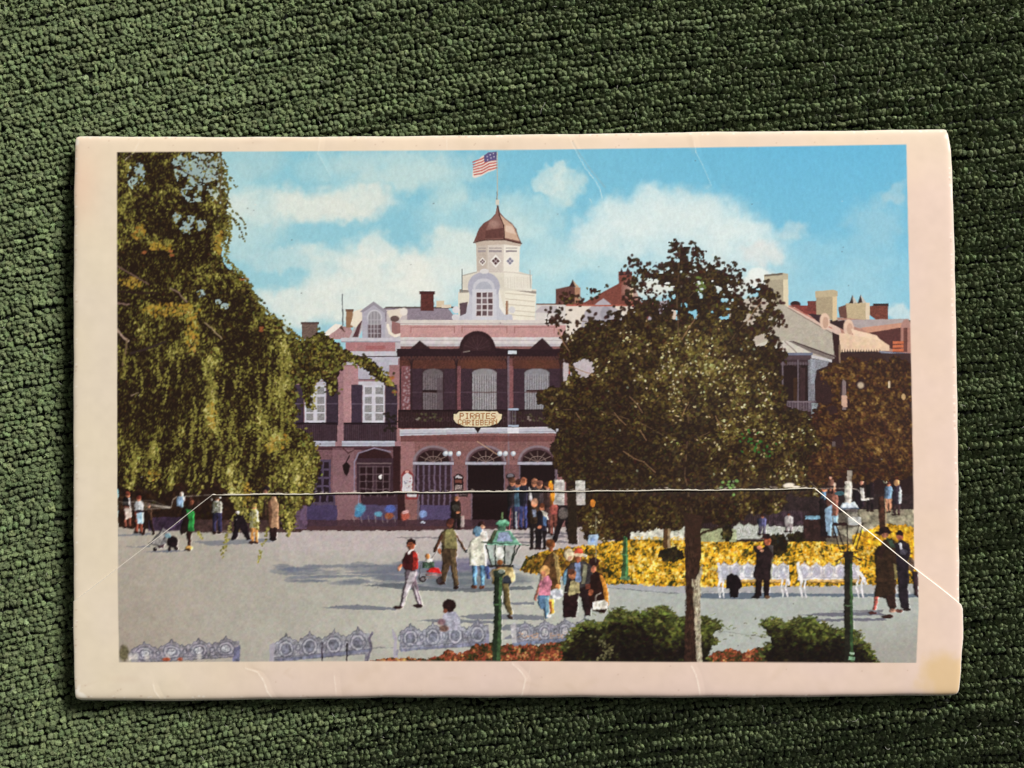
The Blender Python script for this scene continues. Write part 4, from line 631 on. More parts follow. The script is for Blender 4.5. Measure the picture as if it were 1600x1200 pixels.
for k in range(90):
    x_ = 190 + 300 * rw.random(); y_ = 540 + 190 * rw.random(); L_ = 20 + 40 * rw.random()
    strand([(x_, y_), (x_ + rw.normal() * 3, y_ + L_ * .5), (x_ - 4 + rw.normal() * 4, y_ + L_)] if x_ < 455 or y_ > 690 else [(440, y_), (441, y_ + L_)], int(L_ * .8), 400 + k, 2.4, (1.5, 3.4), WC[2:5])
for k, (p, n, wd) in enumerate((([(352, 335), (362, 340), (372, 350), (375, 372)], 26, 2), ([(362, 340), (374, 356), (382, 378)], 12, 1.4), ([(366, 330), (380, 345), (386, 368)], 20, 1.2), ([(352, 285), (362, 276), (366, 288), (368, 292)], 14, 3), ([(372, 430), (388, 440), (396, 446)], 10, 3), ([(400, 462), (405, 468)], 8, 3), ([(366, 800), (358, 830), (352, 850), (346, 874)], 70, 4), ([(420, 820), (415, 840), (408, 862), (403, 880)], 50, 3), ([(452, 800), (456, 822), (448, 838)], 46, 5), ([(310, 830), (316, 842)], 16, 3), ([(490, 720), (488, 750), (484, 776), (482, 786)], 60, 3), ([(470, 770), (460, 800), (446, 826)], 50, 5), ([(324, 744), (316, 760), (308, 776)], 20, 1.5), ([(604, 588), (612, 600), (617, 618)], 26, 2.4), ([(516, 600), (518, 622)], 18, 3), ([(492, 600), (490, 640)], 34, 4), ([(376, 800), (384, 815), (372, 830)], 40, 7))): strand(p, n, 130 + k, wd, cols=(WC[1:4] if k in (0, 1, 2, 3, 4, 5) else WC[2:]))

PRE = INK.copy()
# ---- people at the left
figure(199, 768, 824, 13, (36, 30, 34), (120, 70, 56), (120, 60, 46), hem=.4); poly([(194, 795), (205, 793), (206, 808), (196, 812)], (214, 196, 186)); line((201, 778), (203, 792), 2, (226, 214, 210))
figure(217, 774, 832, 15, (214, 220, 230), (150, 80, 62), (110, 50, 40), hem=.42); poly([(213, 802), (224, 800), (224, 818), (214, 818)], (172, 202, 222)); rect(212, 796, 224, 801, (50, 40, 50))
figure(232, 785, 834, 13, (58, 40, 30), (46, 30, 28), (70, 40, 34), spread=5)
ell(284, 772, 3, 4, (222, 190, 176)); poly([(276, 776), (287, 775), (286, 792), (276, 790)], (150, 180, 212)); poly([(285, 778), (289, 776), (288, 784)], (232, 226, 224))
poly([(284, 796), (292, 790), (300, 794), (304, 800), (304, 829), (292, 830), (284, 836), (281, 830), (286, 815)], (38, 26, 24)); poly([(290, 795), (298, 797), (304, 800), (304, 830), (294, 829), (296, 812)], (48, 138, 66), tex=.12); ell(297, 784, 6, 8, (58, 34, 28)); ell(300, 785, 3, 4, (110, 66, 48)); poly([(291, 830), (300, 830), (298, 852), (294, 856), (294, 845)], (56, 32, 30)); ell(296, 856, 6, 3, (206, 160, 90)); ell(294, 859, 5, 1.8, (60, 36, 26))
poly([(232, 850), (246, 836), (254, 824), (262, 830), (260, 850), (246, 852)], (120, 116, 118), tex=.3); poly([(238, 850), (252, 830), (258, 836), (250, 850)], (176, 172, 166), .8); ell(270, 846, 9, 9.5, (34, 22, 26)); ell(263, 836, 5, 4, (120, 160, 176), .8); line((266, 826), (286, 812), 1.4, (120, 96, 140)); 
for x, y in ((243, 858), (265, 858), (276, 856)): ell(x, y, 3, 3.4, (48, 36, 38))
line((243, 856), (262, 857), 1.4, (190, 184, 178)); poly([(246, 852), (258, 850), (256, 856), (248, 856)], (70, 50, 56))
figure(340, 774, 832, 17, (150, 150, 138), (52, 48, 76), (70, 54, 40), hem=.46); 
for _ in range(22): dab(340 + r2.normal(0, 5), 788 + r2.normal(0, 6), 1.5, 1.5, 0, C(((96, 96, 70), (206, 206, 200))[int(r2.random() * 2)]), .8)
poly([(366, 806), (380, 803), (388, 822), (393, 843), (386, 844), (376, 824), (370, 842), (362, 845), (361, 842), (366, 826)], (34, 24, 30)); ell(372, 800, 3, 2.5, (230, 214, 206))
figure(398, 786, 848, 13, (206, 200, 150), (196, 140, 80), (150, 130, 70), hem=.62, dress=True); ell(396, 847, 6, 2.2, (60, 36, 30))
strand([(392, 790), (398, 815), (404, 828)], 40, 160, 6)
poly([(419, 785), (424, 776), (431, 776), (436, 790), (436, 826), (430, 826), (420, 824), (422, 805)], (170, 132, 102), tex=.1); poly([(419, 785), (423, 778), (426, 800), (424, 824), (420, 824)], (112, 78, 60)); poly([(422, 824), (434, 824), (432, 840), (423, 842)], (48, 30, 30)); ell(427, 842, 6, 3.2, (34, 22, 24)); ell(417, 764, 5, 5, (44, 32, 38)); ell(415, 769, 3, 4, (160, 110, 88)); rect(412, 780, 418, 812, (58, 40, 34), .7)
strand([(440, 788), (452, 815), (450, 838)], 46, 161, 5); strand([(372, 770), (380, 795), (390, 815)], 60, 162, 7)

rounding(PRE); PRE = INK.copy()
# ---- lamps in front
for s in (-1, 1): pass
poly([(772, 893), (786, 893), (784, 935), (783, 1034), (770, 1034), (772, 960)], (36, 46, 32)); poly([(780, 895), (785, 895), (783, 940), (782, 1034), (777, 1034), (779, 960)], (68, 96, 60)); line((772, 944), (784, 944), 1.6, (96, 136, 88)); ell(779, 896, 11, 6, (44, 56, 44)); ell(784, 893, 5, 4, (150, 160, 150), .7); ell(768, 897, 4, 5, (150, 126, 96), .6)
poly([(759, 852), (807, 852), (797, 884), (769, 884)], (146, 156, 150), .55); poly([(760, 853), (770, 853), (773, 882), (769, 882)], (186, 206, 196), .7)
for a, b in (((759, 852), (769, 884)), ((806, 852), (797, 884)), ((774, 852), (774, 884)), ((789, 852), (788, 880)), ((812, 852), (799, 878))): line(a, b, 2.2, (44, 52, 44))
ell(781, 864, 7.2, 9, (238, 240, 232)); rect(777, 872, 786, 877, (206, 206, 190)); ell(781, 878, 5, 4, (150, 92, 52)); rect(763, 882, 803, 886, (46, 42, 40), .9)
poly([(776, 829), (797, 829), (814, 852), (761, 851)], (104, 150, 130)); poly([(772, 828), (778, 829), (768, 850), (760, 850)], (74, 82, 60)); poly([(780, 832), (794, 831), (802, 846), (776, 846)], (136, 148, 176), tex=.25); line((753, 847), (826, 852), 2.2, (60, 76, 64)); line((762, 850.5), (814, 851), 1.4, (128, 190, 160)); rect(778, 821, 790, 829, (70, 104, 84)); ell(785, 817, 10.5, 4.6, (104, 170, 136)); ell(786, 814, 6, 3, (140, 204, 170), .8); poly([(783.6, 800), (785.6, 800), (786.5, 813), (782.5, 813)], (84, 104, 70)); ell(790, 820, 6, 2, (64, 110, 84), .8)
poly([(1319, 868), (1331, 868), (1332, 940), (1333, 1034), (1318, 1034), (1318, 960)], (42, 38, 30)); poly([(1327, 880), (1331, 880), (1333, 1034), (1328, 1034)], (58, 86, 52)); line((1318, 946), (1332, 946), 1.4, (90, 120, 84)); rect(1321, 1018, 1335, 1030, (120, 150, 116), .7); ell(1325, 866, 8, 6, (40, 32, 26))
line((1312, 862), (1340, 862), 1.8, (50, 38, 32)); 
for a, b in (((1300, 820), (1312, 858)), ((1348, 818), (1337, 858)), ((1306, 820), (1316, 850)), ((1342, 820), (1333, 850)), ((1323, 820), (1324, 862))): line(a, b, 2, (48, 36, 34))
rect(1300, 816, 1322, 821, (52, 30, 30)); rect(1324, 808, 1345, 820, (200, 204, 206), .8); poly([(1316, 786), (1334, 784), (1342, 794), (1312, 796)], (196, 206, 216)); line((1312, 795), (1342, 794), 2, (70, 84, 100)); rect(1320, 752, 1330, 786, (214, 208, 196), .9); ell(1312, 771, 8, 3, (56, 88, 96)); rect(1321, 795, 1340, 816, (170, 166, 160), .4)
for p in ((1306, 868), (1344, 866)): ell(p[0], p[1] + 8, 3, 2, (56, 44, 34), .8); line((p[0], p[1] + 8), (1325, 866), 1.6, (46, 36, 30))

rounding(PRE, .7)
# ---- foreground scroll benches, child, flowers, junipers
GB, GL = (152, 151, 160), (98, 98, 112)
ell(194, 1020, 7, 12, (96, 90, 60), .8, .5); scroll_bench(205, 1006, 374, 1036, 12, (148, 143, 152), GL, 4, slope=-.06, ring=(180, 176, 184), dots=(206, 206, 212))
poly([(366, 1012), (376, 1007), (374, 1034), (364, 1034)], (112, 112, 140)); 
for x in (205, 212, 230, 262, 312): ell(x, 1026, 4, 6, (214, 206, 200), .7, .8)
for x in (258, 262, 282): ell(x, 1030, 4, 3, (176, 84, 54), .9, .6)
scroll_bench(428, 995, 578, 1034, 14, GB, GL, 4, slope=-.09, ring=(184, 183, 192), dots=(126, 127, 142)); poly([(421, 1008), (429, 1004), (428, 1034), (421, 1034)], (172, 166, 178)); pline([(582, 988), (577, 1000), (580, 1012), (574, 1032)], 4, (112, 106, 122)); poly([(428, 1030), (580, 1014), (580, 1018), (440, 1034)], (116, 118, 142), .8); rect(570, 1020, 574, 1034, (122, 118, 130))
line((503, 1006), (504, 1034), 2.2, (70, 62, 72)); line((542, 1006), (542, 1034), 2.2, (52, 44, 50)); line((582, 1012), (620, 1012), 1.2, (130, 132, 138), .8)
scroll_bench(624, 978, 764, 1016, 13, (156, 156, 168), (102, 104, 120), 4, slope=-.055, ring=(190, 190, 200), dots=(136, 138, 154)); poly([(624, 1014), (765, 1002), (765, 1007), (626, 1018)], (126, 128, 152), .8); pline([(614, 984), (618, 1000), (616, 1028)], 4, (176, 170, 184)); line((621, 1016), (620, 1028), 3, (150, 146, 164)); rect(759, 985, 764, 1012, (150, 150, 172))
poly([(692, 962), (700, 955), (712, 956), (719, 966), (720, 984), (696, 986), (692, 976)], (172, 172, 188), tex=.12); ell(702, 946, 10, 10.5, (46, 26, 26)); ell(696, 954, 3, 4, (130, 74, 54)); ell(694, 982, 8, 5, (120, 84, 70), .8, .5); ell(690, 972, 6, 5, (140, 90, 100), .7, .6)
scroll_bench(804, 974, 930, 1008, 11, (150, 150, 162), (102, 102, 116), 4, slope=-.08, ring=(172, 172, 182), dots=(206, 204, 204)); poly([(798, 976), (806, 972), (808, 1004), (800, 1004)], (190, 188, 192))
for _ in range(60): dab(810 + 80 * r2.random(), 992 + 8 * r2.random() - 4, 1.5, 1, 0, C((190, 150, 120)), .6)
poly([(800, 1004), (890, 996), (890, 1000), (802, 1009)], (120, 130, 156), .9)
RC = [(46, 44, 24), (80, 68, 34), (132, 58, 42), (166, 90, 58), (190, 156, 96)]
fl = pmask([(576, 1034), (600, 1028), (640, 1026), (668, 1030), (690, 1022), (700, 1014), (720, 1020), (745, 1006), (770, 1004), (800, 1008), (850, 1006), (885, 1000), (890, 1036), (576, 1036)], 1.5, 141, 6) | pmask([(1094, 1036), (1100, 1024), (1118, 1018), (1140, 1012), (1160, 1018), (1175, 1012), (1190, 1010), (1210, 1016), (1210, 1036)], 1.5, 143, 6)
foliage(fl, lightmap([(620, 1030, 40, 6, .2), (820, 1026, 60, 8, .2), (760, 1012, 30, 10, -.1)], .42, 144, 9, .3), RC, 1200, 2, 4.5, 145, 1.2, jit=.4)
jn = pmask([(876, 1038), (879, 1006), (893, 982), (915, 970), (940, 972), (955, 956), (966, 948), (984, 956), (1004, 959), (1014, 951), (1030, 946), (1046, 955), (1060, 963), (1082, 960), (1102, 962), (1115, 969), (1127, 975), (1122, 984), (1112, 990), (1119, 1000), (1110, 1010), (1106, 1038)], 1.5, 147, 6)
jn2 = pmask([(1183, 976), (1196, 967), (1214, 967), (1226, 975), (1246, 965), (1264, 966), (1282, 972), (1302, 981), (1318, 986), (1342, 984), (1334, 994), (1351, 1002), (1359, 1013), (1366, 1028), (1372, 1038), (1200, 1038), (1188, 1020), (1196, 1005), (1206, 998), (1191, 990), (1200, 983)], 1.5, 149, 6)
jn = lace(jn, 2, .9, 146, 5); jn2 = lace(jn2, 2, .9, 148, 5)
JL = lightmap([(960, 968, 30, 8, .3), (1030, 968, 34, 12, .45), (1060, 985, 40, 12, .3), (1105, 985, 20, 12, .34), (1045, 1000, 20, 8, .25), (1240, 980, 50, 8, .3), (1290, 974, 30, 8, .28), (1310, 990, 50, 10, .22), (1270, 996, 40, 8, .26), (1100, 1010, 12, 12, .2), (930, 1015, 60, 20, -.2), (1020, 1020, 80, 14, -.25), (1250, 1025, 120, 12, -.35), (1340, 1012, 30, 20, .1), (940, 1000, 10, 14, .12)], .16, 150, 10, .18)
foliage((jn | jn2), JL, [(26, 17, 15), (38, 32, 19), (64, 68, 30), (100, 108, 46), (140, 142, 74)], 5200, 1.4, 3.6, 151, 2.2, (0, 0, 1, 3), jit=.2, alpha=.7, tex=(.4, .3), sx=1.5)
jb = (jn | jn2); jb = jb & ~np.roll(jb, 7, 0)
foliage(jb, np.full((CH, CW), .55, np.float32), [(38, 34, 20), (66, 72, 32), (98, 106, 48), (130, 134, 72)], 900, 1.8, 3.6, 153, 2.6, (0, 0, 1, 3), base=False, jit=.4, alpha=.8, loose=9)
for cx_, cy_, n_ in ((962, 952, 30), (1028, 950, 44), (1100, 965, 30), (1120, 978, 20), (1200, 969, 26), (1250, 968, 36), (1330, 987, 26), (1285, 974, 24), (1110, 995, 16), (1195, 988, 16)):
    for _ in range(n_):
        a_ = r2.random() * 3.14; L_ = 3 + 5 * r2.random(); x_ = cx_ + r2.normal() * 12; y_ = cy_ + 4 + r2.normal() * 3; line((x_, y_), (x_ + L_ * math.cos(a_), y_ - L_ * .5 * math.sin(a_)), 1.1, ((74, 80, 36), (104, 112, 52), (50, 46, 26))[int(3 * r2.random())], .75)
strand([(925, 992), (945, 1004), (950, 1020), (938, 1030)], 70, 152, 12, cols=[(60, 56, 34), (104, 100, 66), (156, 150, 116)])
poly([(1070, 955), (1086, 955), (1088, 1034), (1069, 1034)], (60, 38, 30), .95, tex=.2); poly([(1084, 955), (1093, 955), (1097, 1034), (1088, 1034)], (190, 180, 156), .9, tex=.2); ell(1091, 972, 2.4, 3.5, (116, 104, 96), .7)
poly([(1320, 960), (1331, 960), (1333, 1034), (1318, 1034)], (38, 36, 28), .95); poly([(1327, 960), (1331, 960), (1333, 1034), (1328, 1034)], (56, 84, 50)); rect(1326, 1018, 1334, 1022, (150, 176, 150)); rect(1325, 1026, 1335, 1031, (120, 156, 126))
for _ in range(150):
    y_ = 830 + 203 * r2.random(); x_ = 1071 + 15 * r2.random(); line((x_, y_), (x_ + r2.normal(), y_ + 4 + 6 * r2.random()), 1.2, ((36, 22, 18), (88, 62, 48), (74, 52, 40))[int(3 * r2.random())], .55)
for _ in range(70):
    y_ = 905 + 128 * r2.random(); x_ = 1087 + 8 * r2.random(); line((x_, y_), (x_ + r2.normal(), y_ + 3 + 3 * r2.random()), 1.1, ((130, 116, 96), (222, 214, 196), (104, 86, 70))[int(3 * r2.random())], .6)
poly([(776, 990), (783, 990), (782, 1034), (775, 1034)], (68, 96, 60)); poly([(770, 990), (777, 990), (776, 1034), (769, 1034)], (40, 54, 36))

# ---- slight print softness and grain of the halftone
wu = (vnoise(CH, CW, 3, 201) - .5) * 1.5 + (vnoise(CH, CW, 7, 202) - .5) * 1.2; wv_ = (vnoise(CH, CW, 3, 203) - .5) * 1.5 + (vnoise(CH, CW, 7, 204) - .5) * 1.2
wk = 1 - .65 * ((XX > 455) & (YY < 742)); wu *= wk; wv_ *= wk
jj = np.clip(np.arange(CH)[:, None] + wv_, 0, CH - 1.01); ii = np.clip(np.arange(CW)[None] + wu, 0, CW - 1.01); j0 = jj.astype(int); i0 = ii.astype(int); fj = (jj - j0)[..., None]; fi = (ii - i0)[..., None]
INK = (INK[j0, i0] * (1 - fi) + INK[j0, i0 + 1] * fi) * (1 - fj) + (INK[j0 + 1, i0] * (1 - fi) + INK[j0 + 1, i0 + 1] * fi) * fj
obj_m = boxblur((np.abs(INK - GROUND).sum(-1) > .16) & (YY > 742), 1)
INK *= (1 + obj_m * (.26 * (vnoise(CH, CW, 2.6, 211) - .5) + .34 * (vnoise(CH, CW, 5.5, 212) - .5) + .10 * (vnoise(CH, CW, 9, 213, 1, .5) - .5)))[..., None]
bld = boxblur(np.abs(INK - SKY).sum(-1) > .08, 1) * (YY < 826) * (XX > 440); bld = bld * np.clip(1.35 - INK.mean(-1) * 1.5, .1, 1); INK *= (1 + bld * .16 * (vnoise(CH, CW, 2.2, 214) - .5))[..., None]
skyw = np.clip((YY - 470) / 60, .25, 1)
INK *= (1 + skyw * (.06 * (vnoise(CH, CW, 3.2, 205) - .5) + .07 * (vnoise(CH, CW, 9, 206, 2) - .5)))[..., None]
for ch_ in range(3): INK[..., ch_] *= 1 + skyw * .035 * (vnoise(CH, CW, 4.5, 207 + ch_) - .5)
text('PIRATES', 718, 645.2, 9, 8.2, (158, 100, 56), .4, 1.2); text('CARIBBEAN', 715.5, 656.2, 8.2, 6.9, (158, 100, 56), -1.5, 1.2); text('of the', 737, 653.8, 2.6, 3.2, (176, 128, 84))
INK = np.clip(INK + .5 * (INK - np.stack([boxblur(INK[..., k], 1) for k in range(3)], -1)), .02, 1)
INK *= (1 + 0.05 * (rng.random((CH, CW)).astype(np.float32) - .5))[..., None]
Lm = INK.mean(-1, keepdims=True); INK = INK * (1 - .22 * np.clip(1 - Lm / .42, 0, 1)); INK = INK * 0.975 + C((46, 26, 22)) * 0.025

# ---- white border of the card, stains and worn ink
bcol = lerpc((228, 214, 195), (230, 205, 192), np.clip((XX - 150) / 900, 0, 1))
bcol = bcol + (C((238, 217, 195)) - bcol) * (0.75 * np.clip((300 - YY) / 90, 0, 1))[..., None]  # lighter towards the top: falloff of the light painted into the border colour
bcol = bcol + (C((226, 202, 192)) - bcol) * (0.8 * np.clip((YY - 1010) / 40, 0, 1) * np.clip((XX - 250) / 300, 0, 1))[..., None]
bl = (vnoise(CH, CW, 90, 161, 3, 1.6) - .5) * .04 + (vnoise(CH, CW, 14, 162, 2) - .5) * .03; bcol = bcol * (1 + bl)[..., None]
bcol[..., 2] *= 1 - .04 * vnoise(CH, CW, 70, 163, 2)
st = np.clip(1.6 - np.sqrt(((XX + wx * .9 - 1484) / 62) ** 2 + ((YY + wy * .9 - 1060) / 52) ** 2) * 1.5, 0, 1); st = st * st * (3 - 2 * st)
bcol = bcol + (C((220, 186, 128)) - bcol) * (.6 * st)[..., None]
st2 = np.exp(-(((XX - 125) / 30) ** 2 + ((YY - 290) / 60) ** 2)); bcol = bcol + (C((236, 196, 170)) - bcol) * (.5 * st2)[..., None]
def px_edge(y, pts): return np.interp(y, [p[0] for p in pts], [p[1] for p in pts])
PL = px_edge(YY, ((238, 183), (770, 182.5), (771, 183), (920, 184), (1034, 186))); 
PR_c = px_edge(YY, ((225, 1416), (600, 1424), (770, 1427), (890, 1428))); PR_f = px_edge(YY, ((880, 1433), (950, 1434), (1035, 1430)))
diag = 764 + (XX - 1272) * (945 - 764) / (1500 - 1272)
PR = np.where(YY > diag, PR_f, PR_c)
PT = np.interp(XX, (183, 800, 1416), (237.5, 234, 225)); PB = np.interp(XX, (186, 560, 900, 1430), (1034, 1032.5, 1032.5, 1034.5))
def soft(d): return np.clip(d + .5, 0, 1)
inside = soft(XX - PL) * soft(PR - XX) * soft(YY - PT) * soft(PB - YY)
INK = bcol * (1 - inside)[..., None] + INK * inside[..., None]
PIC = inside
for _ in range(60):   # dust specks
    x = 190 + 1230 * rng.random(); y = 240 + 790 * rng.random(); ell(x, y, .9 + .6 * rng.random(), .9, ((70, 60, 60), (235, 230, 220))[int(rng.random() * 1.4)], .5, .8)
for _ in range(40): x = 125 + 1350 * rng.random(); y = (216 + 16 * rng.random(), 1040 + 48 * rng.random())[int(rng.random() * 2)]; ell(x, y, 1, .8, (170, 140, 120), .45, .8)
WP = (250, 240, 224)
for (x_, y_, a_, b_) in ((1482, 213, 6, 4), (1484, 226, 2.2, 10), (127, 1086, 8, 4), (121, 1078, 3, 8), (1488, 300, 1.6, 12), (121, 222, 3, 5)): ell(x_, y_, a_, b_, (252, 246, 234), .75, .8, .5 if x_ < 200 and y_ > 1000 else 0)
for _ in range(260):
    s_ = rng.random(); k_ = int(rng.random() * 4); x_, y_ = ((118 + 2 * rng.random(), 220 + 860 * s_), (1484 + 14 * s_ - 1 * rng.random(), 215 + 720 * s_), (125 + 1350 * s_, 214.5 - 11 * max(s_ - .35, 0) / .65 + 1.5 * rng.random()), (130 + 1360 * s_, 1088 + 3 * rng.random() - 3 * s_))[k_]
    ell(x_, y_, .8 + 1.6 * rng.random(), .8 + .6 * rng.random(), ((252, 246, 236), (190, 164, 144), (252, 246, 236))[int(rng.random() * 3)], .6, .8)
for _ in range(26):
    x_ = 125 + 1360 * rng.random(); y_ = (1040 + 46 * rng.random(), 216 + 14 * rng.random())[int(rng.random() * 1.4)]; ell(x_, y_, 6 + 16 * rng.random(), 2 + 5 * rng.random(), (206, 182, 158), .10 + .10 * rng.random(), 1.2, rng.normal() * .5)
def crease(pts, w=1.5, a=.9):
    for p_, q_ in zip(pts[:-1], pts[1:]):   # worn ink, broken along its length
        for k in range(5):
            f0, f1 = k / 5, (k + 1) / 5; line((p_[0] + (q_[0] - p_[0]) * f0 + rng.normal() * .3, p_[1] + (q_[1] - p_[1]) * f0), (p_[0] + (q_[0] - p_[0]) * f1 + rng.normal() * .3, p_[1] + (q_[1] - p_[1]) * f1), w * (.45 + .5 * rng.random()), WP, a * (.35 + .45 * rng.random()))
crease([(383, 1044), (402, 1050), (412, 1064), (417, 1080), (424, 1091)], 2.2); crease([(522, 1056), (524, 1074), (525, 1086)], 1.2, .8); crease([(800, 1036), (815, 1050), (821, 1060), (818, 1075), (814, 1092)], 1.8); crease([(831, 1034), (826, 1056), (818, 1074)], .9, .5)
crease([(1080, 1040), (1087, 1054), (1091, 1070), (1094, 1090)], 1.8); crease([(239, 1069), (242, 1080), (250, 1092)], 1.6); crease([(218, 222), (210, 238), (196, 250)], 1.6, .7); crease([(500, 216), (497, 240), (517, 276)], 1.0, .5); crease([(698, 215), (699, 234)], 1.2, .7)
crease([(891, 220), (901, 238), (914, 262), (930, 282), (938, 296), (941, 310)], 1.3, .75); crease([(921, 310), (925, 318)], 1.1, .6); crease([(1085, 222), (1088, 238), (1100, 262), (1112, 290)], 1.2, .6); crease([(484, 240), (481, 250)], 1.0, .5)
pline([(895, 222), (905, 240), (925, 268), (945, 292)], 3, (150, 160, 160), .25)  # shaded side of the crease, painted as a darker line into the ink
# die-cut ends of the slit where bare paper shows
crease([(333, 773), (300, 775), (276, 776), (270, 781), (267, 793)], 1.3, .75); crease([(1268, 764), (1300, 763), (1330, 763), (1340, 765), (1346, 772), (1350, 779)], 1.4, .85); crease([(1346, 780), (1356, 779), (1364, 779)], 2.2, .85)
for k in range(9): y = 780 + k * 1.9; x = 184 + 30 * rng.random(); pline([(x, y + 2), (x + 30, y + 3 * rng.random()), (266, 792 + 2 * rng.random())], .8, WP, .35)
crease([(242, 790), (255, 794), (267, 793)], 1.4, .6)
for _ in range(90): x = 340 + 920 * rng.random(); y = slit_y(x) - 1 - 3.2 * rng.random() ** 2; ell(x, y, 1.2 + 1.6 * rng.random(), .8, WP, .45, .8)
ell(1232, 758, 9, 3.6, WP, .9, .4, -.1); ell(1243, 760.5, 7, 1.6, WP, .9); crease([(1266, 752), (1276, 764)], 1.2, .6)
INK = np.clip(INK, 0, 1)
# ---------------------------------------------------------------- helpers
def link(name, me, parent=None):
    o = bpy.data.objects.new(name, me); scene.collection.objects.link(o)
    if parent: o.parent = parent
    return o

def mesh_np(name, verts, quads=None, tris=None, smooth=True):
    me = bpy.data.meshes.new(name); nv = len(verts); faces = []; starts = []; tot = []
    loops = []; k = 0
    for arr in (quads, tris):
        if arr is None or not len(arr): continue
        n, c = arr.shape; loops.append(arr.ravel()); starts.append(k + np.arange(n) * c); k += n * c
    me.vertices.add(nv); me.vertices.foreach_set('co', np.ascontiguousarray(verts, np.float32).ravel())
    loops = np.concatenate(loops).astype(np.int32); starts = np.concatenate(starts).astype(np.int32)
    me.loops.add(len(loops)); me.loops.foreach_set('vertex_index', loops)
    me.polygons.add(len(starts)); me.polygons.foreach_set('loop_start', starts)
    me.polygons.foreach_set('use_smooth', np.full(len(starts), smooth)); me.update(calc_edges=True); me.validate(); return me

def set_color(me, rgb_lin):
    a = me.color_attributes.new('ink', 'FLOAT_COLOR', 'POINT'); n = len(rgb_lin)
    c = np.ones((n, 4), np.float32); c[:, :3] = rgb_lin; a.data.foreach_set('color', c.ravel())

def lin(c):
    c = np.asarray(c, np.float32); return np.where(c <= 0.04045, c / 12.92, ((c + 0.055) / 1.055) ** 2.4)

def sample(img, x, y):
    u = np.clip(x - CX0 - .5, 0, CW - 1.001); v = np.clip(y - CY0 - .5, 0, CH - 1.001); i = u.astype(int); j = v.astype(int); fu = (u - i)[..., None]; fv = (v - j)[..., None]
    return (img[j, i] * (1 - fu) + img[j, i + 1] * fu) * (1 - fv) + (img[j + 1, i] * (1 - fu) + img[j + 1, i + 1] * fu) * fv

# ---------------------------------------------------------------- materials
def nodes_of(m): m.use_nodes = True; return m.node_tree.nodes, m.node_tree.links, m.node_tree.nodes['Principled BSDF']
def paper_material(name, attr=True, col=(.8, .76, .68), rough=.42, gain=1.0):
    m = bpy.data.materials.new(name); n, l, p = nodes_of(m)
    p.inputs['Roughness'].default_value = rough; p.inputs['Specular IOR Level'].default_value = .22
    tc = n.new('ShaderNodeTexCoord'); nz = n.new('ShaderNodeTexNoise'); nz.inputs['Scale'].default_value = 900; nz.inputs['Detail'].default_value = 4
    nz2 = n.new('ShaderNodeTexNoise'); nz2.inputs['Scale'].default_value = 45; nz2.inputs['Detail'].default_value = 3
    l.new(tc.outputs['Object'], nz.inputs['Vector']); l.new(tc.outputs['Object'], nz2.inputs['Vector'])
    b = n.new('ShaderNodeBump'); b.inputs['Strength'].default_value = .10; b.inputs['Distance'].default_value = .0001; l.new(nz.outputs['Fac'], b.inputs['Height'])
    b2 = n.new('ShaderNodeBump'); b2.inputs['Strength'].default_value = .10; b2.inputs['Distance'].default_value = .0012; l.new(nz2.outputs['Fac'], b2.inputs['Height']); l.new(b.outputs['Normal'], b2.inputs['Normal']); l.new(b2.outputs['Normal'], p.inputs['Normal'])
    mr = n.new('ShaderNodeMapRange'); mr.inputs['To Min'].default_value = rough - .08; mr.inputs['To Max'].default_value = rough + .12; l.new(nz2.outputs['Fac'], mr.inputs['Value']); l.new(mr.outputs['Result'], p.inputs['Roughness'])
    if attr:
        a = n.new('ShaderNodeVertexColor'); a.layer_name = 'ink'; l.new(a.outputs['Color'], p.inputs['Base Color'])
    else: p.inputs['Base Color'].default_value = (*col, 1)
    return m
M_ink = paper_material('printed_card'); M_core = paper_material('bare_paper_edge', False, (.80, .74, .65), .75); M_lip = paper_material('torn_paper', False, (.58, .54, .45), .85); M_in = paper_material('inner_pages', False, (.62, .55, .46), .8)

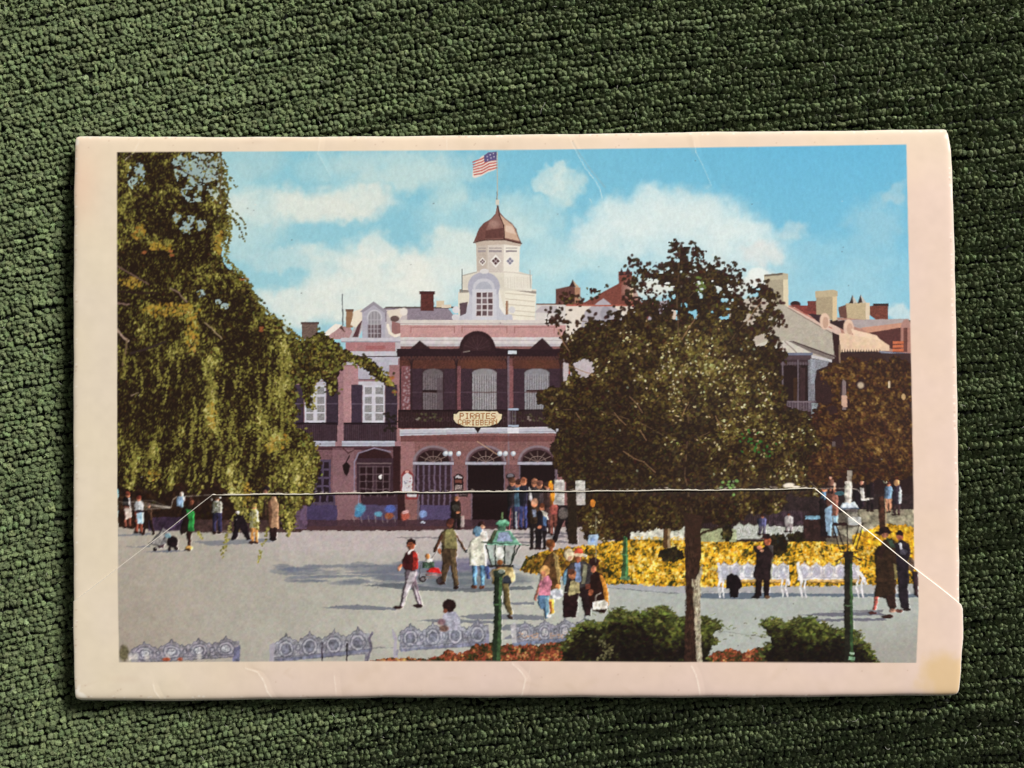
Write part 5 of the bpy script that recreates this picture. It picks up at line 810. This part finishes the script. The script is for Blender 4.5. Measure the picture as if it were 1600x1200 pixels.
def fabric_material(name, fine=True):
    m = bpy.data.materials.new(name); n, l, p = nodes_of(m)
    tc = n.new('ShaderNodeTexCoord')
    at = n.new('ShaderNodeVertexColor'); at.layer_name = 'ink'; col = at.outputs['Color']
    nz = n.new('ShaderNodeTexNoise'); nz.inputs['Scale'].default_value = 5200; nz.inputs['Detail'].default_value = 3; l.new(tc.outputs['Object'], nz.inputs['Vector'])
    mr = n.new('ShaderNodeMapRange'); mr.inputs['From Min'].default_value = .3; mr.inputs['From Max'].default_value = .72; mr.inputs['To Min'].default_value = .45; mr.inputs['To Max'].default_value = 1.6; l.new(nz.outputs['Fac'], mr.inputs['Value'])
    mx = n.new('ShaderNodeVectorMath'); mx.operation = 'SCALE'; l.new(col, mx.inputs[0]); l.new(mr.outputs['Result'], mx.inputs['Scale']); l.new(mx.outputs['Vector'], p.inputs['Base Color'])
    b = n.new('ShaderNodeBump'); b.inputs['Strength'].default_value = .8; b.inputs['Distance'].default_value = .00012; l.new(nz.outputs['Fac'], b.inputs['Height']); l.new(b.outputs['Normal'], p.inputs['Normal'])
    if not fine:   # beyond the modelled tufts the weave goes on as relief
        vo = n.new('ShaderNodeTexVoronoi'); vo.inputs['Scale'].default_value = 1050; l.new(tc.outputs['Object'], vo.inputs['Vector'])
        bv = n.new('ShaderNodeBump'); bv.invert = True; bv.inputs['Strength'].default_value = 1.0; bv.inputs['Distance'].default_value = .0007; l.new(vo.outputs['Distance'], bv.inputs['Height']); l.new(bv.outputs['Normal'], p.inputs['Normal'])
    if fine:   # fibres lie in the brushed direction of the pile, so the surface answers light along that lean
        na = n.new('ShaderNodeAttribute'); na.attribute_name = 'nap'; ad = n.new('ShaderNodeVectorMath'); ad.operation = 'ADD'; l.new(b.outputs['Normal'], ad.inputs[0]); l.new(na.outputs['Vector'], ad.inputs[1])
        nn = n.new('ShaderNodeVectorMath'); nn.operation = 'NORMALIZE'; l.new(ad.outputs['Vector'], nn.inputs[0]); l.new(nn.outputs['Vector'], p.inputs['Normal'])
    p.inputs['Roughness'].default_value = .8; p.inputs['Specular IOR Level'].default_value = .2
    p.inputs['Sheen Weight'].default_value = .16 if fine else 0.0; p.inputs['Sheen Roughness'].default_value = .45; p.inputs['Sheen Tint'].default_value = (.75, .9, .62, 1)
    return m
M_fab = fabric_material('green_chenille'); M_base = fabric_material('green_backing', False)

# ---------------------------------------------------------------- upholstery
def fab_z(x, y):
    """height (in cells) of the cushion cover: it rises gently to the left and sags to the right"""
    u = (x - 800) / 800.0; v = (y - 600) / 600.0
    dl = (x - 108) / 42.0; db = (y - 1100) / 30.0; dip = 15 * np.exp(-dl * dl) * np.clip((y - 250) / 120, 0, 1) * np.clip((1180 - y) / 90, 0, 1) + 7 * np.exp(-db * db) * np.clip((x - 60) / 80, 0, 1) * np.clip((1560 - x) / 80, 0, 1)
    return -10.0 - dip + FAB_A * np.clip(-u - .8, 0, .7) ** 2 * 30 + 3.0 * np.sin(u * 3.1 + v * 1.7) * np.cos(v * 2.3 - u)

FAB_A = 1.0
gx = np.concatenate([np.linspace(-4200, -320, 20)[:-1], np.linspace(-320, 1920, 120), np.linspace(1920, 5800, 20)[1:]]); gy = np.concatenate([np.linspace(-3800, -270, 18)[:-1], np.linspace(-270, 1470, 100), np.linspace(1470, 5000, 18)[1:]]); GX, GY = np.meshgrid(gx, gy)
V = np.stack([wx_(GX), wy_(GY), (fab_z(GX, GY) - 6.0) * S], -1).reshape(-1, 3)
idx = np.arange(GX.size).reshape(GX.shape); Q = np.stack([idx[1:, :-1], idx[1:, 1:], idx[:-1, 1:], idx[:-1, :-1]], -1).reshape(-1, 4)
fabric = link('upholstery_fabric', mesh_np('upholstery_fabric', V, Q)); far_ = ((GX < -318) | (GX > 1918) | (GY < -268) | (GY > 1468)).reshape(-1, 1); set_color(fabric.data, np.where(far_, np.array([[.055, .072, .034]]), np.array([[.005, .0065, .0035]]))); fabric.data.materials.append(M_base); fabric['kind'] = 'structure'  # near-black under the tufts: shade of the gaps put into the sheet colour

r = np.random.default_rng(21)
def rowf(x):  # the weft rows climb to the right, steeper at the left
    u = np.clip((x + 300) / 2200.0, 0, 1); return 0.25 * (x + 300) - .11 * 2200 * u * u * .75 + 7 * np.sin(x / 310.0)
pts = []
row = -400.0; ri = 0
while row < 2000:
    ri += 1
    gapf = r.normal(0, 1); step = 7.9 + 0.8 * gapf + (2.2 if r.random() < .10 else 0)
    ph = (ri * .43 + .06 * r.normal()) % 1; xs = []; x = -320.0 + 8.8 * ph
    xs = x + 8.8 * np.arange(256); xs = xs + 5 * np.sin(xs / 210.0 + row / 130.0) + 1.1 * r.normal(size=len(xs)) + 1.6 * np.sin(xs / 37.0 + row * .21); wv = 2.2 * np.sin(xs / 47.0 + row * .11) + 1.4 * np.sin(xs / 19.0 + row * .7)
    ys = row - rowf(xs) + wv + r.normal(0, 1.0, len(xs)); shear = 0.20 * (ys - 600) * 0
    pts.append(np.stack([xs + shear, ys, np.full(len(xs), max(min(step, 11), 7)), np.interp(xs, np.arange(-400, 2100, 160), .55 * r.normal() + r.normal(size=16))], -1)); row += step
pts = np.concatenate(pts)
x, y = pts[:, 0], pts[:, 1]
keep = (y > -270) & (y < 1470) & ~((x > 165) & (x < 1450) & (y > 250) & (y < 1050))
pts = pts[keep]; x, y = pts[:, 0], pts[:, 1]; N = len(pts)
near = (x > -30) & (x < 1630) & (y > -30) & (y < 1230)
def dome(nseg, nring):
    v = [(0, 0, 1.0)]; f = []
    for k in range(1, nring + 1):
        t = k / nring * 1.75; 
        for s in range(nseg):
            a = 2 * math.pi * (s + .5 * (k % 2)) / nseg; v.append((math.sin(t) * math.cos(a), math.sin(t) * math.sin(a), math.cos(t)))
    for s in range(nseg): f.append((0, 1 + s, 1 + (s + 1) % nseg))
    for k in range(1, nring):
        a0 = 1 + (k - 1) * nseg; b0 = a0 + nseg
        for s in range(nseg):
            if k % 2: f += [(a0 + s, b0 + s, a0 + (s + 1) % nseg), (a0 + (s + 1) % nseg, b0 + s, b0 + (s + 1) % nseg)]
            else: f += [(a0 + s, b0 + s, b0 + (s + 1) % nseg), (a0 + s, b0 + (s + 1) % nseg, a0 + (s + 1) % nseg)]
    return np.array(v, np.float32), np.array(f, np.int64)
def nap(x, y):
    # the pile has been brushed: at the left it lies towards the window, at the right away from it
    w = .5 + .5 * np.tanh((x + .12 * (y - 600) - 470) / 330.0); v = np.clip(y / 1200.0, -.2, 1.2)
    n1 = np.sin(x / 83.0 + y / 41.0) * np.sin(y / 67.0 - x / 190.0); return .58 - 1.06 * w - .38 * v + .12 * n1
def tufts(P, nseg, nring, seed, fuzz=0):
    r = np.random.default_rng(seed); dv, df = dome(nseg, nring); n = len(P); m = len(dv)
    rx = 5.0 * (1 + .16 * r.normal(size=n)); ry = P[:, 2] * .56 * (1 + .10 * r.normal(size=n)); rz = 5.6 * (1 + .2 * r.normal(size=n))
    ang = math.atan(.16) + .25 * r.normal(size=n)
    lump = 1 + .2 * r.normal(size=(n, m)); d = dv[None] * lump[..., None]
    # the pile leans: every tuft tip is pushed a little over to the left
    h = np.clip(d[..., 2], 0, 2)
    lx = .22 * r.normal(size=n); ly = .22 * r.normal(size=n); g = nap(P[:, 0], P[:, 1]) + .08 * r.normal(size=n) + .13 * P[:, 3]
    X = d[..., 0] * rx[:, None] + h * (lx * rx)[:, None]; Y = d[..., 1] * ry[:, None] + h * (ly * ry)[:, None]; Z = d[..., 2] * rz[:, None]
    c, s = np.cos(ang)[:, None], np.sin(ang)[:, None]
    X, Y = X * c - Y * s, X * s + Y * c
    px = P[:, 0][:, None] + X; py = P[:, 1][:, None] - Y; pz = fab_z(P[:, 0], P[:, 1])[:, None] + Z - 4.0 + (.8 * r.normal(size=n) + 1.3 * P[:, 3])[:, None]
    v = np.stack([wx_(px), wy_(py), pz * S], -1).reshape(-1, 3)
    f = (df[None] + (np.arange(n) * m)[:, None, None]).reshape(-1, 3)
    tone = np.exp(.22 * r.normal(size=n)); base = np.array([.118, .152, .070]); col = base[None] * tone[:, None] * (1 + .03 * r.normal(size=(n, 3)))
    nv = np.stack([.59 * g, .81 * g, 0 * g], -1); C_ = np.repeat(col, m, 0); N_ = np.repeat(nv, m, 0)
    if fuzz:   # loose fibre ends standing out of every tuft
        k = fuzz; th = r.random((n, k)) * 2 * math.pi; ph = r.random((n, k)) ** .7 * 1.35
        dx, dy, dz = np.sin(ph) * np.cos(th), np.sin(ph) * np.sin(th), np.cos(ph); L = 1.12 + .55 * r.random((n, k)) ** 2
        bx = P[:, 0][:, None]; by = P[:, 1][:, None]; bz = (fab_z(P[:, 0], P[:, 1]) - 4.0)[:, None]; tw = r.normal(size=(n, k, 2)) * .45
        def at(s, ox, oy): return np.stack([wx_(bx + dx * rx[:, None] * s + ox), wy_(by - dy * ry[:, None] * s + oy), (bz + dz * rz[:, None] * s) * S], -1)
        A = at(.85, tw[..., 1] * .7, -tw[..., 0] * .7); B = at(.85, -tw[..., 1] * .7, tw[..., 0] * .7); Cc = at(L, tw[..., 0] * 3, tw[..., 1] * 3)
        hv = np.stack([A, B, Cc], 2).reshape(-1, 3); hf = np.arange(len(hv)).reshape(-1, 3) + len(v)
        hc = np.repeat(np.repeat(col * 1.5, k, 0) * (.7 + .7 * r.random((n * k, 1))), 3, 0)
        v = np.concatenate([v, hv]); f = np.concatenate([f, hf]); C_ = np.concatenate([C_, hc]); N_ = np.concatenate([N_, np.repeat(np.repeat(nv, k, 0), 3, 0)])
    return v, f, C_, N_
v1, f1, c1, n1 = tufts(pts[near], 8, 4, 31, 13); v2, f2, c2, n2 = tufts(pts[~near], 6, 2, 32)
me = mesh_np('chenille_tufts', np.concatenate([v1, v2]), None, np.concatenate([f1, f2 + len(v1)])); set_color(me, np.clip(np.concatenate([c1, c2]), 0, 1))
na = me.attributes.new('nap', 'FLOAT_VECTOR', 'POINT'); na.data.foreach_set('vector', np.concatenate([n1, n2]).astype(np.float32).ravel())
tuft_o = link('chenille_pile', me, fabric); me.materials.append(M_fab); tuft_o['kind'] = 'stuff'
print('tufts', N, 'tris', len(f1) + len(f2))
# stray fibres and lint lying on the pile
lint_m = bpy.data.materials.new('lint_fibre'); n_, l_, p_ = nodes_of(lint_m); p_.inputs['Base Color'].default_value = (.42, .42, .36, 1); p_.inputs['Roughness'].default_value = .5
cv = bpy.data.curves.new('lint', 'CURVE'); cv.dimensions = '3D'; cv.bevel_depth = .55 * S * .5; cv.bevel_resolution = 1
lr = np.random.default_rng(77); cnt = 0
while cnt < 170:
    a, b = -20 + 1640 * lr.random(), -20 + 1240 * lr.random()
    if 110 < a < 1505 and 200 < b < 1100: continue
    th = lr.random() * math.pi; L = 3 + 9 * lr.random() ** 2; k = lr.normal() * .5; sp = cv.splines.new('POLY'); sp.points.add(4); z0 = float(fab_z(a, b)) + 2.5
    for i in range(5):
        t = i / 4 - .5; q = th + k * t; sp.points[i].co = (wx_(a + L * t * math.cos(q)), wy_(b + L * t * math.sin(q)), (z0 + 1.5 * (1 - 4 * t * t)) * S, 1)
    cnt += 1
lint = link('lint_fibres', cv, fabric); cv.materials.append(lint_m); lint['kind'] = 'stuff'

# ---------------------------------------------------------------- the postcard folder
card = bpy.data.objects.new('postcard_folder', None); scene.collection.objects.link(card); card.empty_display_size = .01
card['label'] = 'worn souvenir postcard folder with colour photo print, tucked flap and creased cream border'; card['category'] = 'postcard'
T = CARD_T / S                                   # thickness in cells
LIN = lin(INK)
def left_x(y): return np.interp(y, (214, 300, 500, 700, 940, 1094), (118.6, 116.5, 115.2, 114.6, 114.8, 117.5)) + .5 * np.sin(y / 17.0) * np.sin(y / 41.0)
def right_cover(y): return np.interp(y, (203, 235, 300, 450, 700, 950), (1480.5, 1486, 1489, 1493, 1497, 1498.5)) + .4 * np.sin(y / 13.0) * np.sin(y / 37.0)
def right_flap(y): return np.interp(y, (940, 946, 952, 1000, 1040, 1087), (1498, 1501.5, 1503.3, 1503, 1500, 1496.5)) + .4 * np.sin(y / 11.0)
def top_y(x): return np.interp(x, (119, 480, 800, 1100, 1483), (214.2, 214.8, 211.5, 206.5, 202.5)) + .5 * np.sin(x / 31.0) * np.sin(x / 77.0)
def bot_y(x): return np.interp(x, (119, 300, 600, 900, 1200, 1497), (1094.5, 1095.5, 1090.5, 1089.5, 1089.5, 1086)) + .5 * np.sin(x / 23.0) * np.sin(x / 53.0)
def flap_top(x): return np.interp(x, (100, 119, 333, 1272, 1500, 1520), (951, 938, 773, 763.5, 945, 961)) + .7 * np.sin(x / 61.0) * np.sin(x / 23.0) + .5 * np.sin(x / 140.0)
CRE = [([(383, 1044), (402, 1050), (412, 1064), (417, 1080), (424, 1091)], .7), ([(800, 1036), (815, 1050), (821, 1060), (818, 1075), (814, 1092)], .7), ([(1080, 1040), (1087, 1054), (1091, 1070), (1094, 1090)], .7), ([(239, 1069), (242, 1080), (250, 1092)], .8), ([(522, 1056), (525, 1086)], .6),
       ([(886, 208), (901, 238), (914, 262), (930, 282), (941, 310)], .6), ([(1082, 208), (1088, 238), (1100, 262), (1112, 290)], .5), ([(218, 218), (206, 240), (196, 250)], .6), ([(500, 214), (497, 240), (517, 276)], .6)]
def relief(x, y):
    """creases: a sharp fold with one side pushed down a little"""
    z = np.zeros_like(x)
    for pl, a in CRE:
        px = np.array([p[0] for p in pl], float); py = np.array([p[1] for p in pl], float)
        xc = np.interp(y, py, px); d = x - xc; inr = np.clip((y - py[0] + 12) / 14, 0, 1) * np.clip((py[-1] + 14 - y) / 16, 0, 1)
        z += a * inr * (.16 * np.exp(-np.abs(d) / 1.6) - .40 * np.exp(-np.abs(d - 9) / 8) * (d > 0))
    z += 1.6 * np.sin(x / 310.0 + .5) * np.sin(y / 230.0) + .6 * np.sin(x / 120.0 + y / 170.0)
    return z

def sheet(name, XL, XR, YT, YB, nu, nv, zfun, bev, parent, corner, fine=False):
    """one ply of card: dense grid for the printed face, a worn white bevel and a cut edge round it"""
    # grid lines crowd together over the lettered sign so that its letters stay sharp
    u = np.linspace(0, 1, nu); v = np.linspace(0, 1, nv)
    if fine:
        def dens(n, a, b): s = np.linspace(0, 1, 4000); w = 1 + 1.3 * ((s > a) & (s < b)); c = np.cumsum(w); return np.interp(np.linspace(c[0], c[-1], n), c, s)
        u = dens(nu, .425, .49); v = dens(nv, .74, .84)
    nu, nv = len(u), len(v); U, Vv = np.meshgrid(u, v)
    X = 115 + U * (1500 - 115); 
    for _ in range(3):
        Y = YT(X) + Vv * (YB(X) - YT(X)); X = XL(Y) + U * (XR(Y) - XL(Y))
    X, Y = corner(X, Y); Z = zfun(X, Y)
    inner = np.stack([X, Y, Z], -1)
    col = sample(LIN, X, Y); pic = sample(PIC[..., None], X, Y)[..., 0]
    P = np.stack([wx_(X), wy_(Y), Z * S], -1).reshape(-1, 3); idx = np.arange(nu * nv).reshape(nv, nu)
    Q = np.stack([idx[1:, :-1], idx[1:, 1:], idx[:-1, 1:], idx[:-1, :-1]], -1).reshape(-1, 4)
    fp = (pic[1:, :-1] + pic[1:, 1:] + pic[:-1, 1:] + pic[:-1, :-1]).reshape(-1) / 4 > .5
    out = []
    for nm, sel in ((name, ~fp), ('printed_picture', fp)):
        q = Q[sel]; used = np.unique(q); mp = np.full(nu * nv, -1); mp[used] = np.arange(len(used))
        me = mesh_np(nm, P[used], mp[q]); set_color(me, col.reshape(-1, 3)[used]); me.materials.append(M_ink); out.append(me)
    panel = link(name, out[0], parent); pr = link('printed_picture', out[1], panel)
    # bevel and cut edge
    ring = np.concatenate([idx[0, :], idx[1:, -1], idx[-1, -2::-1], idx[-2:0:-1, 0]]); R = inner.reshape(-1, 3)[ring]
    nxt = np.roll(R, -1, 0) - np.roll(R, 1, 0); nrm = np.stack([nxt[:, 1], -nxt[:, 0]], -1); nrm /= np.linalg.norm(nrm, axis=1)[:, None] + 1e-9
    rr = np.random.default_rng(len(ring)); k = len(R); wob = np.convolve(rr.random(k + 8), np.ones(9) / 9, 'valid')[:k]
    w = bev * (.35 + 1.3 * wob); A = R.copy(); B = R.copy(); B[:, :2] += nrm * w[:, None]; B[:, 2] -= w * .9; Cc = B.copy(); Cc[:, 2] -= 1.6
    VV = np.concatenate([A, B, Cc]); i = np.arange(k); j = (i + 1) % k
    q = np.concatenate([np.stack([i, j, j + k, i + k], -1), np.stack([i + k, j + k, j + 2 * k, i + 2 * k], -1)])
    me = mesh_np('cut_edge', np.stack([wx_(VV[:, 0]), wy_(VV[:, 1]), VV[:, 2] * S], -1), q[:, ::-1]); me.materials.append(M_core); link('cut_edge', me, panel)
    return panel
def rnd(cx, cy, r, sx, sy):
    """round off one corner: squeeze the points beyond the arc back onto it"""
    def f(X, Y):
        dx = (X - cx) * sx; dy = (Y - cy) * sy; m = (dx > 0) & (dy > 0); s = np.maximum(dx, dy) / (np.hypot(dx, dy) + 1e-9); s = np.where(m, s, 1)
        return np.where(m, cx + (X - cx) * s, X), np.where(m, cy + (Y - cy) * s, Y)
    return f
def chain(*fs):
    def g(X, Y):
        for f in fs: X, Y = f(X, Y)
        return X, Y
    return g
def z_cover(x, y):
    e = np.minimum(np.minimum(x - left_x(y), right_cover(y) - x), y - top_y(x))
    z = T + relief(x, y) - 1.6 * np.exp(-np.clip(e, 0, 99) / 3.0)
    d = slit_y(x) - y; z += 2.0 * np.exp(-np.clip(d, 0, 99) / 16.0) * np.clip((x - 320) / 60, 0, 1) * np.clip((1290 - x) / 60, 0, 1) * (d > -1)
    below = np.clip(y - flap_top(x), 0, 50); return z - np.clip(below, 0, 6) * .35
def z_flap(x, y):
    e = np.minimum(x - left_x(y), right_flap(y) - x); eb = np.clip(bot_y(x) - y, 0, 99)
    z = T + 1.9 + relief(x, y) - 1.0 * np.exp(-np.clip(e, 0, 99) / 2.5) - 4.5 * np.exp(-eb / 3.0) - 1.6 * np.exp(-eb / 16.0)
    d = y - slit_y(x); tongue = np.clip((x - 333) / 8, 0, 1) * np.clip((1272 - x) / 8, 0, 1)
    return z - 1.8 * np.exp(-np.clip(d, 0, 99) / 5.0) * tongue
sheet('cover_panel', left_x, right_cover, top_y, lambda x: np.maximum(flap_top(x) + 14, 0), 1110, 610, z_cover, .9, card, chain(rnd(125, 220, 6.5, -1, -1), rnd(1474, 211, 9, 1, -1)), True)
sheet('tuck_flap', left_x, right_flap, flap_top, bot_y, 1050, 236, z_flap, 1.2, card, chain(rnd(126, 1087, 8, -1, 1), rnd(1486, 1077, 10.5, 1, 1)))

# torn lip of the slit: the cover's paper lifts over the tongue of the flap
xs = np.arange(330, 1275, 1.5); rr = np.random.default_rng(12); k = len(xs)
def sm_(a, n): return np.convolve(a, np.ones(n) / n, 'same')
jag = sm_(rr.random(k), 5); jag = (jag - .5) * 2.6 + (sm_(rr.random(k), 31) - .5) * 3
ends = np.clip((xs - 330) / 20, .05, 1) * np.clip((1275 - xs) / 10, .05, 1)
yb = slit_y(xs) + .7 * np.sin(xs / 61.0) * np.sin(xs / 23.0) + .5 * np.sin(xs / 140.0); up = yb - (.4 + np.clip(jag + .6, 0, 4)) * ends; lo = yb + .6 * ends
zt = T + relief(xs, yb) + 2.6; rows = [np.stack([xs, up, zt + .1], -1), np.stack([xs, (up + lo) / 2, zt + .9 * ends], -1), np.stack([xs, lo, zt + 1.0 * ends], -1), np.stack([xs, lo + .2, zt - .6], -1)]
VV = np.concatenate(rows); i = np.arange(k - 1); q = np.concatenate([np.stack([i + a * k, i + (a + 1) * k, i + 1 + (a + 1) * k, i + 1 + a * k], -1) for a in range(3)])
me = mesh_np('slit_lip', np.stack([wx_(VV[:, 0]), wy_(VV[:, 1]), VV[:, 2] * S], -1), q); me.materials.append(M_lip); link('slit_lip', me, card)

# folded inner pages between the covers and the back panel
def slab(name, inset, z0, z1, mat, seed):
    r = np.random.default_rng(seed); n = 60; out = []
    yb = np.linspace(216, 1084, n)
    L = np.stack([left_x(yb) + inset + .6 * r.random(n), yb], -1); Rr = np.stack([right_cover(np.minimum(yb, 950)) - inset - .6 * r.random(n), yb], -1)
    ring = np.concatenate([L, Rr[::-1]]); ring[:, 1] = np.clip(ring[:, 1], top_y(ring[:, 0]) + inset, bot_y(ring[:, 0]) - inset); k = len(ring)
    VV = np.concatenate([np.column_stack([ring, np.full(k, z1)]), np.column_stack([ring, np.full(k, z0)])]); i = np.arange(k); j = (i + 1) % k
    me = bpy.data.meshes.new(name); me.from_pydata([(wx_(a), wy_(b), c * S) for a, b, c in VV], [], [list(range(k)), list(range(2 * k - 1, k - 1, -1))] + [[int(a), int(a + k), int(b + k), int(b)] for a, b in zip(i, j)])
    me.update(); me.materials.append(mat); link(name, me, card)
slab('inner_page', 3.0, 7.6, T - 7.0, M_in, 3); slab('inner_page', 4.5, 3.4, 7.2, M_in, 4); slab('back_panel', 1.0, .2, 3.0, M_core, 5)
